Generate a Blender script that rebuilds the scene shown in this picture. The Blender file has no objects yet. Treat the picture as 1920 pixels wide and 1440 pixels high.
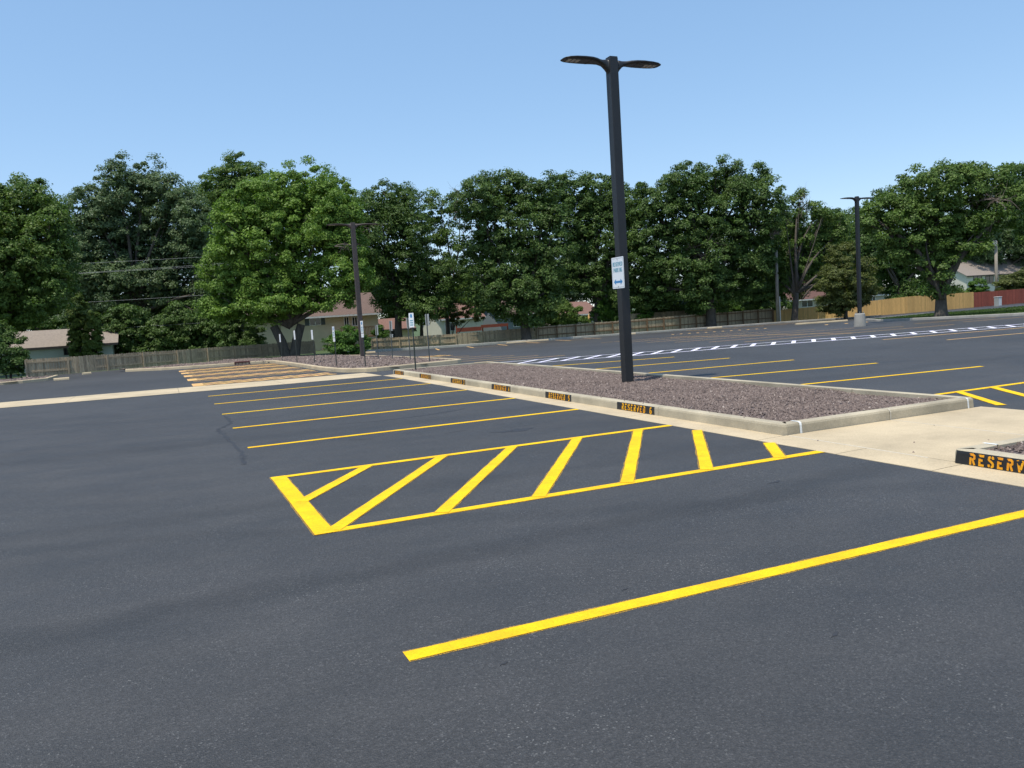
import bpy, math, random
import numpy as np
from mathutils import Vector, Matrix

random.seed(7)
RNG = np.random.default_rng(11)
scene = bpy.context.scene
col = scene.collection

# ------------------------------------------------------------------ camera
CAM_F, CAM_YAW, CAM_PITCH, CAM_ROLL, CAM_H = 1509.57, 0.40439, 0.085585, -0.062785, 1.6712
_cy, _sy, _cp, _sp = math.cos(CAM_YAW), math.sin(CAM_YAW), math.cos(CAM_PITCH), math.sin(CAM_PITCH)
FW = Vector((_sy * _cp, _cy * _cp, -_sp))
_r = Vector((_cy, -_sy, 0)); _u = _r.cross(FW)
RT = _r * math.cos(CAM_ROLL) + _u * math.sin(CAM_ROLL)
UP = _u * math.cos(CAM_ROLL) - _r * math.sin(CAM_ROLL)
cam_data = bpy.data.cameras.new("camera")
cam = bpy.data.objects.new("camera", cam_data)
col.objects.link(cam)
M = Matrix((RT, UP, -FW)).transposed().to_4x4()
M.translation = Vector((0, 0, CAM_H))
cam.matrix_world = M
cam_data.sensor_width = 36.0
cam_data.lens = CAM_F / 1920 * 36.0
cam_data.clip_start = 0.05
cam_data.clip_end = 5000
scene.camera = cam

# ------------------------------------------------------------------ sky, sun, exposure
SUN_EL = math.radians(72.5)
SUN_AZ = math.atan2(-0.89, -0.45)           # where the sun stands, clockwise from +Y
world = bpy.data.worlds.new("World")
scene.world = world
world.use_nodes = True
wn = world.node_tree
wn.nodes.clear()
sky = wn.nodes.new("ShaderNodeTexSky")
sky.sky_type = 'NISHITA'
sky.sun_disc = False
sky.sun_elevation = SUN_EL
sky.sun_rotation = SUN_AZ
sky.air_density = 0.7
sky.dust_density = 0.3
sky.ozone_density = 2.5
bg = wn.nodes.new("ShaderNodeBackground")
bg.inputs[1].default_value = 0.15
wo = wn.nodes.new("ShaderNodeOutputWorld")
hs = wn.nodes.new("ShaderNodeHueSaturation")
hs.inputs["Saturation"].default_value = 1.60
hs.inputs["Value"].default_value = 2.45
gm = wn.nodes.new("ShaderNodeGamma")        # hazy summer sky: a flatter gradient
gm.inputs[1].default_value = 0.45
wn.links.new(sky.outputs[0], gm.inputs[0])
wn.links.new(gm.outputs[0], hs.inputs["Color"])
wn.links.new(hs.outputs[0], bg.inputs[0])
wn.links.new(bg.outputs[0], wo.inputs[0])
sun_data = bpy.data.lights.new("sun", 'SUN')
sun_data.energy = 3.6
sun_data.angle = math.radians(0.53)
sun_data.color = (1.0, 0.94, 0.83)
sun = bpy.data.objects.new("sun", sun_data)
col.objects.link(sun)
_toward = Vector((math.sin(SUN_AZ) * math.cos(SUN_EL), math.cos(SUN_AZ) * math.cos(SUN_EL), math.sin(SUN_EL)))
sun.rotation_euler = (-_toward).to_track_quat('-Z', 'Y').to_euler()
sun.location = (0, 0, 60)
scene.view_settings.view_transform = 'Standard'
scene.view_settings.look = 'None'
scene.view_settings.exposure = 0.36
scene.view_settings.gamma = 1.0
scene.view_settings.use_curve_mapping = False

# ------------------------------------------------------------------ where things stand
def terr(x, y):
    """height of the ground: level near the camera, falling gently towards the far fence"""
    s = np.interp(x, [-20, 4, 20, 40, 60, 80], [.35, .30, .55, .65, .72, .50])
    t = np.clip((np.asarray(y, float) - 24) / 36, 0, 1)
    far = np.clip((np.asarray(y, float) - 60) / 40, 0, 1) * 0.25
    return -s * t - far

def ray(px, py):
    d = FW * CAM_F + RT * (px - 960) - UP * (py - 720)
    return d / d.dot(FW)

def spot(px, py, depth):
    return Vector((0, 0, CAM_H)) + ray(px, py) * depth

def spot_y(px, py, Y):
    d = ray(px, py)
    return Vector((0, 0, CAM_H)) + d * (Y / d.y)

# ------------------------------------------------------------------ materials
def new_mat(name):
    m = bpy.data.materials.new(name)
    m.use_nodes = True
    nt = m.node_tree
    b = nt.nodes["Principled BSDF"]
    return m, nt, b

def N(nt, typ, **kw):
    n = nt.nodes.new(typ)
    for k, v in kw.items():
        if k.startswith("i_"):
            n.inputs[int(k[2:])].default_value = v
        else:
            setattr(n, k, v)
    return n

def noise(nt, scale, detail=4.0, rough=0.6, vec=None):
    n = nt.nodes.new("ShaderNodeTexNoise")
    n.inputs["Scale"].default_value = scale
    n.inputs["Detail"].default_value = detail
    n.inputs["Roughness"].default_value = rough
    if vec is not None:
        nt.links.new(vec, n.inputs["Vector"])
    return n

def ramp(nt, src, stops):
    r = nt.nodes.new("ShaderNodeValToRGB")
    while len(r.color_ramp.elements) < len(stops):
        r.color_ramp.elements.new(0.5)
    for e, (p, c) in zip(r.color_ramp.elements, stops):
        e.position = p
        e.color = (*c, 1) if len(c) == 3 else c
    nt.links.new(src, r.inputs[0])
    return r

def mixc(nt, a, b, fac, mode='MIX'):
    m = nt.nodes.new("ShaderNodeMix")
    m.data_type = 'RGBA'
    m.blend_type = mode
    for sock, v in ((m.inputs["Factor"], fac), (m.inputs["A"], a), (m.inputs["B"], b)):
        pass
    def put(sock, v):
        if hasattr(v, "is_output"):
            nt.links.new(v, sock)
        elif isinstance(v, (int, float)):
            sock.default_value = v
        else:
            sock.default_value = (*v, 1) if len(v) == 3 else v
    put(m.inputs[0], fac); put(m.inputs[6], a); put(m.inputs[7], b)
    return m.outputs[2]

def pos(nt, scale=(1, 1, 1)):
    g = nt.nodes.new("ShaderNodeNewGeometry")
    mp = nt.nodes.new("ShaderNodeMapping")
    mp.inputs["Scale"].default_value = scale
    nt.links.new(g.outputs["Position"], mp.inputs["Vector"])
    return mp.outputs[0]

def bump(nt, b, h, strength, dist):
    n = nt.nodes.new("ShaderNodeBump")
    n.inputs["Strength"].default_value = strength
    n.inputs["Distance"].default_value = dist
    nt.links.new(h, n.inputs["Height"])
    nt.links.new(n.outputs[0], b.inputs["Normal"])

def simple(name, c, rough=0.7, var=0.15, scale=3.0, metal=0.0, bumps=None, island=0.0, stretch=(1, 1, 1)):
    """a plain surface with a little uneven tone"""
    m, nt, b = new_mat(name)
    v = pos(nt, stretch)
    n = noise(nt, scale, 5, 0.6, v)
    lo = tuple(max(0, x * (1 - var)) for x in c)
    hi = tuple(min(1, x * (1 + var)) for x in c)
    out = ramp(nt, n.outputs[0], [(0.3, lo), (0.7, hi)]).outputs[0]
    if island:
        g = nt.nodes.new("ShaderNodeNewGeometry")
        r = ramp(nt, g.outputs["Random Per Island"], [(0, (1 - island,) * 3), (1, (1 + island * .6,) * 3)])
        out = mixc(nt, out, r.outputs[0], 1.0, 'MULTIPLY')
    nt.links.new(out, b.inputs["Base Color"])
    b.inputs["Roughness"].default_value = rough
    b.inputs["Metallic"].default_value = metal
    if bumps:
        n2 = noise(nt, bumps[0], 3, 0.6, v)
        bump(nt, b, n2.outputs[0], bumps[1], bumps[2])
    return m

MAT = {}

def asphalt():
    m, nt, b = new_mat("sealed_asphalt")
    v = pos(nt)
    big = noise(nt, 0.16, 5, 0.62, v)
    mid = noise(nt, 1.7, 5, 0.65, pos(nt, (0.55, 1.0, 1)))
    fine = noise(nt, 38.0, 3, 0.75, v)
    vor = nt.nodes.new("ShaderNodeTexVoronoi")
    vor.inputs["Scale"].default_value = 130.0
    nt.links.new(v, vor.inputs["Vector"])
    base = ramp(nt, big.outputs[0], [(0.28, (0.032, 0.032, 0.033)), (0.72, (0.058, 0.0575, 0.0585))]).outputs[0]
    st = ramp(nt, mid.outputs[0], [(0.30, (0.84,) * 3), (0.65, (1.08,) * 3)]).outputs[0]
    c = mixc(nt, base, st, 1.0, 'MULTIPLY')
    sv = nt.nodes.new("ShaderNodeSeparateColor"); nt.links.new(vor.outputs["Color"], sv.inputs[0])
    grain = ramp(nt, sv.outputs[0], [(0.0, (0.62,) * 3), (0.5, (0.96,) * 3), (0.9, (1.22,) * 3), (1.0, (1.9,) * 3)]).outputs[0]
    c = mixc(nt, c, grain, 0.8, 'MULTIPLY')
    fg = ramp(nt, fine.outputs[0], [(0.32, (0.80,) * 3), (0.52, (1.0,) * 3), (0.72, (1.22,) * 3)]).outputs[0]
    c = mixc(nt, c, fg, 0.8, 'MULTIPLY')
    # pale stone chips shining through the sealer, in patches
    chip = ramp(nt, sv.outputs[1], [(0.968, (0, 0, 0)), (0.985, (1, 1, 1))]).outputs[0]
    patch = ramp(nt, noise(nt, 1.1, 4, 0.65, v).outputs[0], [(0.44, (0.08,) * 3), (0.66, (1, 1, 1))]).outputs[0]
    ch = mixc(nt, chip, patch, 1.0, 'MULTIPLY')
    sep = nt.nodes.new("ShaderNodeSeparateColor")
    nt.links.new(ch, sep.inputs[0])
    mul = nt.nodes.new("ShaderNodeMath"); mul.operation = 'MULTIPLY'; mul.inputs[1].default_value = 0.42
    nt.links.new(sep.outputs[0], mul.inputs[0])
    c = mixc(nt, c, (0.30, 0.30, 0.29), mul.outputs[0])
    # broad worn bands where wheels turn in and squeegee passes overlap
    g = nt.nodes.new("ShaderNodeNewGeometry"); sx = nt.nodes.new("ShaderNodeSeparateXYZ"); nt.links.new(g.outputs["Position"], sx.inputs[0])
    wob = noise(nt, 0.8, 4, 0.6, v)
    def M(op, a, b2):
        n = nt.nodes.new("ShaderNodeMath"); n.operation = op
        for k, q in enumerate((a, b2)):
            if hasattr(q, "is_output"): nt.links.new(q, n.inputs[k])
            else: n.inputs[k].default_value = q
        return n.outputs[0]
    for y0, slope, width, depth in ((5.25, 0.05, 0.30, 0.76), (7.1, -0.38, 0.28, 0.85), (13.2, -0.05, 0.5, 0.86), (1.4, 0.12, 0.35, 0.86), (8.0, -0.10, 0.35, 0.85)):
        t = M('SUBTRACT', sx.outputs[1], M('ADD', M('MULTIPLY', sx.outputs[0], slope), y0))
        t = M('ADD', t, M('MULTIPLY', M('SUBTRACT', wob.outputs[0], .5), .9))
        t = M('DIVIDE', M('ABSOLUTE', t, 0.0), width)
        band = ramp(nt, t, [(0.15, (depth,) * 3), (1.0, (1.0,) * 3)])
        band.color_ramp.interpolation = 'EASE'
        c = mixc(nt, c, band.outputs[0], 1.0, 'MULTIPLY')
    nt.links.new(c, b.inputs["Base Color"])
    rr = ramp(nt, mid.outputs[0], [(0.3, (0.56,) * 3), (0.7, (0.68,) * 3)])
    nt.links.new(rr.outputs[0], b.inputs["Roughness"])
    b.inputs["Specular IOR Level"].default_value = 0.5
    add = nt.nodes.new("ShaderNodeMath"); add.operation = 'ADD'
    nt.links.new(fine.outputs[0], add.inputs[0]); nt.links.new(vor.outputs["Distance"], add.inputs[1])
    bump(nt, b, add.outputs[0], 0.6, 0.006)
    return m

def concrete(name, c, stain=0.22):
    m, nt, b = new_mat(name)
    v = pos(nt)
    a = noise(nt, 0.9, 6, 0.65, v)
    f = noise(nt, 60, 3, 0.6, v)
    lo = tuple(x * (1 - stain) for x in c); hi = tuple(min(1, x * (1 + stain * .5)) for x in c)
    o = ramp(nt, a.outputs[0], [(0.3, lo), (0.62, hi)]).outputs[0]
    fg = ramp(nt, f.outputs[0], [(0.3, (0.86,) * 3), (0.7, (1.1,) * 3)]).outputs[0]
    o = mixc(nt, o, fg, 1.0, 'MULTIPLY')
    nt.links.new(o, b.inputs["Base Color"])
    b.inputs["Roughness"].default_value = 0.85
    bump(nt, b, f.outputs[0], 0.25, 0.004)
    return m

def paint(name, c, wear=0.10):
    m, nt, b = new_mat(name)
    v = pos(nt)
    a = noise(nt, 3.5, 6, 0.7, v)
    f = noise(nt, 70, 3, 0.75, v)
    w = noise(nt, 24, 4, 0.75, v)
    lo = (c[0] * (1 - wear * .5), c[1] * (1 - wear * 1.6), c[2] * 1.4)
    o = ramp(nt, a.outputs[0], [(0.36, lo), (0.58, c)]).outputs[0]
    fg = ramp(nt, f.outputs[0], [(0.28, (0.74,) * 3), (0.52, (1.0,) * 3)]).outputs[0]
    o = mixc(nt, o, fg, 1.0, 'MULTIPLY')
    # thin spots where the black sealer shows through
    th = ramp(nt, w.outputs[0], [(0.26, (0.75,) * 3), (0.36, (0.0,) * 3)])
    sp = nt.nodes.new("ShaderNodeSeparateColor"); nt.links.new(th.outputs[0], sp.inputs[0])
    o = mixc(nt, o, (0.06, 0.055, 0.045), sp.outputs[0])
    nt.links.new(o, b.inputs["Base Color"])
    b.inputs["Roughness"].default_value = 0.85
    b.inputs["Specular IOR Level"].default_value = 0.2
    bump(nt, b, f.outputs[0], 0.5, 0.005)
    return m

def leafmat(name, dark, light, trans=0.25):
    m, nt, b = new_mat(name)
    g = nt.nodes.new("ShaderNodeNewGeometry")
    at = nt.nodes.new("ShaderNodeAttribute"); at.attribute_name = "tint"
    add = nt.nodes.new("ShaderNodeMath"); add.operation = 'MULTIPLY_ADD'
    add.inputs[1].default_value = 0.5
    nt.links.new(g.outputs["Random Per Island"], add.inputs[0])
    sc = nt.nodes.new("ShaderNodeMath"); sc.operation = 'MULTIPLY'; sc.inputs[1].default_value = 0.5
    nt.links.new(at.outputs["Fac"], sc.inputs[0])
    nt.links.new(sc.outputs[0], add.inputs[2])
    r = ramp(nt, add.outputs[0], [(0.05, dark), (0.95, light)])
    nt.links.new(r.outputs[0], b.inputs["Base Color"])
    b.inputs["Roughness"].default_value = 0.5
    b.inputs["Specular IOR Level"].default_value = 0.22
    tr = nt.nodes.new("ShaderNodeBsdfTranslucent")
    tint = mixc(nt, r.outputs[0], (1.0, 1.25, 0.45), 1.0, 'MULTIPLY')
    nt.links.new(tint, tr.inputs[0])
    mx = nt.nodes.new("ShaderNodeMixShader"); mx.inputs[0].default_value = trans
    nt.links.new(b.outputs[0], mx.inputs[1]); nt.links.new(tr.outputs[0], mx.inputs[2])
    nt.links.new(mx.outputs[0], nt.nodes["Material Output"].inputs[0])
    return m

def stonemat():
    m, nt, b = new_mat("river_gravel")
    g = nt.nodes.new("ShaderNodeNewGeometry")
    r = ramp(nt, g.outputs["Random Per Island"], [(0.0, (0.062, 0.044, 0.038)), (0.4, (0.124, 0.091, 0.079)), (0.88, (0.184, 0.140, 0.121)), (0.985, (0.25, 0.20, 0.175)), (1.0, (0.40, 0.34, 0.30))])
    nt.links.new(r.outputs[0], b.inputs["Base Color"])
    b.inputs["Roughness"].default_value = 0.75
    return m

def glassmat():
    m, nt, b = new_mat("window_glass")
    b.inputs["Base Color"].default_value = (0.02, 0.025, 0.03, 1)
    b.inputs["Roughness"].default_value = 0.08
    b.inputs["Specular IOR Level"].default_value = 0.7
    return m

MAT['asphalt'] = asphalt()
MAT['yellow'] = paint("yellow_traffic_paint", (0.86, 0.56, 0.010), 0.13)
MAT['old_yellow'] = paint("faded_orange_yellow_paint", (0.70, 0.46, 0.15), 0.15)
MAT['white_paint'] = paint("white_traffic_paint", (0.78, 0.78, 0.76), 0.05)
MAT['concrete'] = concrete("tan_concrete", (0.50, 0.405, 0.265), 0.2)
MAT['kerb'] = concrete("kerb_concrete", (0.43, 0.375, 0.27), 0.32)
MAT['old_concrete'] = concrete("old_grey_concrete", (0.36, 0.34, 0.30), 0.25)
MAT['sealant'] = simple("white_joint_sealant", (0.72, 0.74, 0.72), 0.6, 0.1)
MAT['sealant_tan'] = simple("pale_joint_sealant", (0.60, 0.55, 0.45), 0.7, 0.1)
MAT['black'] = simple("stencil_black_and_slot_dark", (0.010, 0.010, 0.011), 0.55, 0.4, 6)  # stencil panels; also the painted dark of the drain slot
MAT['stencil'] = paint("orange_yellow_stencil_paint", (0.83, 0.43, 0.015), 0.2)
MAT['gravel'] = stonemat()
MAT['gravel_bed'] = simple("gravel_soil", (0.085, 0.068, 0.068), 0.9, 0.4, 25)
MAT['pole'] = simple("dark_bronze_paint", (0.014, 0.014, 0.016), 0.45, 0.15, 4)
MAT['pole_brown'] = simple("faded_brown_paint", (0.060, 0.046, 0.042), 0.6, 0.2, 4)
MAT['led'] = simple("led_lens", (0.42, 0.40, 0.36), 0.3, 0.05)
MAT['sign'] = simple("white_sign_sheet", (0.80, 0.83, 0.86), 0.35, 0.03)
MAT['sign_back'] = simple("bare_aluminium", (0.34, 0.36, 0.35), 0.5, 0.1)
MAT['sign_blue'] = simple("sign_blue_ink", (0.045, 0.23, 0.50), 0.4, 0.05)
MAT['sign_teal'] = simple("sign_teal_ink", (0.16, 0.37, 0.46), 0.4, 0.05)
MAT['post_green'] = simple("dark_green_post", (0.022, 0.032, 0.028), 0.5, 0.2)
MAT['post_grey'] = simple("galvanised_post", (0.085, 0.095, 0.09), 0.5, 0.2)
MAT['old_wood'] = simple("weathered_fence_wood", (0.36, 0.28, 0.18), 0.9, 0.3, 5, island=0.35, stretch=(4, 4, .6))
MAT['rail_wood'] = simple("brown_rail_wood", (0.19, 0.115, 0.062), 0.9, 0.25, 4, island=0.2)
MAT['cedar'] = simple("new_cedar_boards", (0.62, 0.38, 0.135), 0.8, 0.16, 5, island=0.16, stretch=(4, 4, .6))
MAT['redwood'] = simple("red_stained_boards", (0.27, 0.065, 0.040), 0.8, 0.2, 5, island=0.2, stretch=(4, 4, .6))
MAT['bark'] = simple("grey_brown_bark", (0.085, 0.070, 0.055), 0.95, 0.4, 6, bumps=(14, 0.6, 0.03), stretch=(1, 1, .3))
MAT['dead'] = simple("dead_twigs", (0.17, 0.135, 0.115), 0.95, 0.2, 6)
MAT['utility_wood'] = simple("utility_pole_wood", (0.30, 0.26, 0.21), 0.9, 0.25, 6, stretch=(3, 3, .3))
MAT['wire'] = simple("aluminium_wire", (0.42, 0.43, 0.42), 0.5, 0.1)
MAT['glass'] = glassmat()
MAT['trim'] = simple("white_trim", (0.70, 0.70, 0.68), 0.6, 0.06)
MAT['dark_trim'] = simple("dark_trim", (0.045, 0.038, 0.035), 0.6, 0.1)
MAT['shutter'] = simple("grey_shutter", (0.085, 0.105, 0.115), 0.6, 0.1)
MAT['soil'] = simple("bare_soil", (0.10, 0.075, 0.05), 0.95, 0.3, 1.5)
def _grass():
    m, nt, b = new_mat("lawn")
    v = pos(nt)
    a = noise(nt, 0.7, 6, 0.7, v)
    o = ramp(nt, a.outputs[0], [(0.3, (0.035, 0.060, 0.016)), (0.65, (0.075, 0.115, 0.030))]).outputs[0]
    nt.links.new(o, b.inputs["Base Color"]); b.inputs["Roughness"].default_value = 0.9
    return m
MAT['lawn'] = _grass()
MAT['blade'] = leafmat("grass_blades", (0.03, 0.06, 0.012), (0.09, 0.14, 0.03), 0.2)
LEAF = {
    'maple': leafmat("maple_leaves", (0.070, 0.136, 0.022), (0.225, 0.345, 0.060), 0.28),
    'green': leafmat("green_leaves", (0.046, 0.088, 0.019), (0.152, 0.232, 0.048), 0.24),
    'silver': leafmat("grey_green_leaves", (0.056, 0.094, 0.042), (0.165, 0.225, 0.098), 0.22),
    'dark': leafmat("dark_leaves", (0.036, 0.071, 0.018), (0.124, 0.196, 0.045), 0.22),
    'olive': leafmat("olive_leaves", (0.055, 0.075, 0.020), (0.16, 0.18, 0.050), 0.28),
    'cedar': leafmat("arborvitae_leaves", (0.060, 0.100, 0.020), (0.170, 0.235, 0.048), 0.2),
    'bush': leafmat("bush_leaves", (0.040, 0.095, 0.015), (0.13, 0.24, 0.040), 0.28),
}

# ------------------------------------------------------------------ mesh helpers
def link(o, parent=None):
    col.objects.link(o)
    if parent is not None:
        o.parent = parent
    return o

def tag(o, label=None, cat=None, group=None, kind=None):
    if label: o["label"] = label
    if cat: o["category"] = cat
    if group: o["group"] = group
    if kind: o["kind"] = kind
    return o

def empty(name, loc=(0, 0, 0), rz=0.0, parent=None):
    o = bpy.data.objects.new(name, None)
    o.location = loc
    o.rotation_euler = (0, 0, rz)
    o.empty_display_size = 0.2
    return link(o, parent)

def copy_tree(o, parent=None):
    c = o.copy()
    col.objects.link(c)
    c.parent = parent
    for ch in list(o.children):
        copy_tree(ch, c)
    return c

class MB:
    def __init__(self):
        self.v = []; self.f = []
    def add(self, verts, faces):
        n = len(self.v)
        self.v += [tuple(p) for p in verts]
        self.f += [tuple(i + n for i in f) for f in faces]
        return self
    def box(self, x0, x1, y0, y1, z0, z1):
        v = [(x0, y0, z0), (x1, y0, z0), (x1, y1, z0), (x0, y1, z0), (x0, y0, z1), (x1, y0, z1), (x1, y1, z1), (x0, y1, z1)]
        return self.add(v, [(0, 3, 2, 1), (4, 5, 6, 7), (0, 1, 5, 4), (1, 2, 6, 5), (2, 3, 7, 6), (3, 0, 4, 7)])
    def obox(self, c, ax, ay, az, hx, hy, hz):
        c = Vector(c)
        v = [c + ax * (sx * hx) + ay * (sy * hy) + az * (sz * hz) for sz in (-1, 1) for sx, sy in ((-1, -1), (1, -1), (1, 1), (-1, 1))]
        return self.add(v, [(0, 3, 2, 1), (4, 5, 6, 7), (0, 1, 5, 4), (1, 2, 6, 5), (2, 3, 7, 6), (3, 0, 4, 7)])
    def tube(self, pts, rad, n=8, cap=True):
        pts = [Vector(p) for p in pts]
        if not hasattr(rad, '__len__'): rad = [rad] * len(pts)
        rings = []
        for i, p in enumerate(pts):
            d = (pts[min(i + 1, len(pts) - 1)] - pts[max(i - 1, 0)])
            d = d.normalized() if d.length > 1e-9 else Vector((0, 0, 1))
            a = d.cross(Vector((0, 1, 0)) if abs(d.y) < .9 else Vector((1, 0, 0))).normalized()
            b = d.cross(a)
            rings.append([p + (a * math.cos(t) + b * math.sin(t)) * rad[i] for t in [2 * math.pi * k / n for k in range(n)]])
        v = [q for r in rings for q in r]
        f = []
        for i in range(len(pts) - 1):
            for k in range(n):
                f.append((i * n + k, i * n + (k + 1) % n, (i + 1) * n + (k + 1) % n, (i + 1) * n + k))
        if cap:
            f.append(tuple(range(n - 1, -1, -1)))
            f.append(tuple((len(pts) - 1) * n + k for k in range(n)))
        return self.add(v, f)
    def prism(self, poly, z0, z1):
        n = len(poly)
        v = [(x, y, z0) for x, y in poly] + [(x, y, z1) for x, y in poly]
        f = [tuple(range(n - 1, -1, -1)), tuple(range(n, 2 * n))] + [(i, (i + 1) % n, n + (i + 1) % n, n + i) for i in range(n)]
        return self.add(v, f)
    def build(self, name, mat, parent=None, smooth=False, bevel=0.0):
        me = bpy.data.meshes.new(name)
        me.from_pydata(self.v, [], self.f)
        me.materials.append(MAT[mat] if isinstance(mat, str) else mat)
        if smooth:
            me.polygons.foreach_set("use_smooth", [True] * len(me.polygons))
        o = bpy.data.objects.new(name, me)
        if bevel:
            md = o.modifiers.new("bevel", 'BEVEL'); md.width = bevel; md.segments = 2; md.limit_method = 'ANGLE'
        return link(o, parent)

def np_mesh(name, V, F, mat, parent=None, tint=None):
    """V (n,3) and F (m,k) with equal k, straight from arrays"""
    me = bpy.data.meshes.new(name)
    k = F.shape[1]
    me.vertices.add(len(V)); me.vertices.foreach_set("co", V.astype(np.float32).ravel())
    me.loops.add(F.size); me.loops.foreach_set("vertex_index", F.astype(np.int32).ravel())
    me.polygons.add(len(F)); me.polygons.foreach_set("loop_start", np.arange(0, F.size, k, dtype=np.int32))
    me.materials.append(mat)
    me.update(calc_edges=True)
    if tint is not None:
        a = me.attributes.new("tint", 'FLOAT', 'POINT')
        a.data.foreach_set("value", tint.astype(np.float32))
    o = bpy.data.objects.new(name, me)
    return link(o, parent)

def strip(pts, w, dz=0.004, jitter=0.0, step=0.5):
    """a painted band draped on the ground along pts"""
    P = []
    for (x0, y0), (x1, y1) in zip(pts[:-1], pts[1:]):
        n = max(1, int(math.hypot(x1 - x0, y1 - y0) / step))
        for i in range(n):
            P.append((x0 + (x1 - x0) * i / n, y0 + (y1 - y0) * i / n))
    P.append(pts[-1])
    m = MB(); v = []
    for i, (x, y) in enumerate(P):
        a = P[max(0, i - 1)]; b = P[min(len(P) - 1, i + 1)]
        dx, dy = b[0] - a[0], b[1] - a[1]; L = math.hypot(dx, dy)
        nx, ny = -dy / L, dx / L
        for s in (-1, 1):
            h = w / 2 + random.uniform(-jitter, jitter)
            q = (x + nx * s * h, y + ny * s * h)
            v.append((q[0], q[1], float(terr(*q)) + dz))
    m.add(v, [(2 * i, 2 * i + 1, 2 * i + 3, 2 * i + 2) for i in range(len(P) - 1)][::1])
    m.f = [f[::-1] for f in m.f]
    return m

# ------------------------------------------------------------------ ground and car park
def sheet(name, xs, ys, mat, dz=0.0, fn=terr, drop=None):
    X, Y = np.meshgrid(xs, ys)
    Z = fn(X, Y) + dz
    V = np.stack([X, Y, Z], -1).reshape(-1, 3)
    nx, ny = len(xs), len(ys)
    I = np.arange(nx * ny).reshape(ny, nx)
    F = np.stack([I[:-1, :-1], I[:-1, 1:], I[1:, 1:], I[1:, :-1]], -1).reshape(-1, 4)
    return np_mesh(name, V, F, mat)

g = sheet("ground", np.array([-1500, -700, -300, -120] + list(range(-80, 161, 4)) + [240, 500, 1000, 2000.]),
          np.array([-600, -200, -60] + list(range(-24, 121, 4)) + [200, 400, 900, 2500.]), MAT['lawn'], -0.06)
tag(g, "flat ground with lawn beyond the fences", "ground", kind="structure")
lot = sheet("parking_lot", np.arange(-60, 97, 1.0), np.concatenate([np.arange(-25, 59, 1.0), [58.8]]), MAT['asphalt'])
tag(lot, "freshly sealed dark asphalt parking lot", "parking lot", kind="structure")

def line(pts, mat='yellow', w=0.115, name="stall_line", parent=lot, jit=0.004, dz=0.004):
    return strip(pts, w, dz, jit, 0.25).build(name, mat, parent)

def _overspray():
    m, nt, b = new_mat("paint_overspray")
    v = pos(nt)
    n = noise(nt, 120, 2, 0.7, v)
    f = ramp(nt, n.outputs[0], [(0.40, (0.05,) * 3), (0.70, (0.8,) * 3)])
    b.inputs["Base Color"].default_value = (0.72, 0.42, 0.04, 1); b.inputs["Roughness"].default_value = 0.8
    tr = nt.nodes.new("ShaderNodeBsdfTransparent"); mx = nt.nodes.new("ShaderNodeMixShader")
    sp = nt.nodes.new("ShaderNodeSeparateColor"); nt.links.new(f.outputs[0], sp.inputs[0]); nt.links.new(sp.outputs[0], mx.inputs[0])
    nt.links.new(tr.outputs[0], mx.inputs[1]); nt.links.new(b.outputs[0], mx.inputs[2])
    nt.links.new(mx.outputs[0], nt.nodes["Material Output"].inputs[0])
    return m
MAT['overspray'] = _overspray()
_line = line
def line(pts, mat='yellow', w=0.115, name="stall_line", parent=lot, jit=0.004, dz=0.004):
    o = _line(pts, mat, w, name, parent, jit, dz)
    if mat == 'yellow':
        strip(pts, w + .028, dz - .002, .006, 0.12).build("overspray", 'overspray', o if parent is lot else parent)
    return o
# reserved row in front of the kerb
LY = [23.07, 20.33, 17.58, 14.81, 12.11]
for y in LY:
    line([(0.98, y), (6.37, y - 0.02)])
line([(0.97, 3.83), (6.37, 3.83)])
line([(0.97, 1.05), (6.37, 1.05)])
line([(0.97, -1.7), (6.37, -1.7)])

def access_aisle(x0, x1, y0, y1, dxdy, spacing, first, mat, w=0.12, bar=None, jit=0.004, dz=0.0):
    """border lines, end bar and slanted strokes of a no-parking aisle"""
    root = empty("access_aisle", (0, 0, 0), 0, lot)
    e = line([(x0, y0), (x1, y0)], mat, 0.115, "border_line", root, jit, 0.005 + dz)
    line([(x0, y1), (x1, y1)], mat, 0.115, "border_line", root, jit, 0.005 + dz)
    if bar:
        xb = x0 if bar > 0 else x1
        line([(xb + bar / 2, y0 - 0.06), (xb + bar / 2, y1 + 0.06)], mat, abs(bar), "end_bar", root, jit, 0.0065 + dz)
    x = first
    while x < x1:
        a = [x, y0]; b = [x + dxdy * (y1 - y0), y1]
        if a[0] < x0 + .09: a = [x0 + .09, y0 + (x0 + .09 - x) / dxdy]
        if b[0] > x1: b = [x1 - .03, y0 + (x1 - .03 - x) / dxdy]
        if b[1] - a[1] > 0.15:
            line([tuple(a), tuple(b)], mat, w, "hatch_stripe", root, jit, 0.008 + dz)
        x += spacing
    return root

access_aisle(0.98, 6.37, 6.57, 9.36, 0.68, 0.935, 0.20, 'yellow', 0.125, 0.16)
# row on the far side of the island
for a, b in [((10.5, 22.72), (14.94, 21.6)), ((10.5, 19.95), (15.23, 19.21)), ((10.5, 17.2), (15.38, 16.75)),
             ((10.5, 14.72), (15.35, 13.98)), ((10.5, 11.93), (15.48, 11.42))]:
    line([a, b])
access_aisle(10.45, 15.4, 6.15, 8.95, 0.70, 0.80, 9.6, 'yellow')
for y in (3.4, .6, -2.2):
    line([(10.5, y), (15.4, y)])
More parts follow.
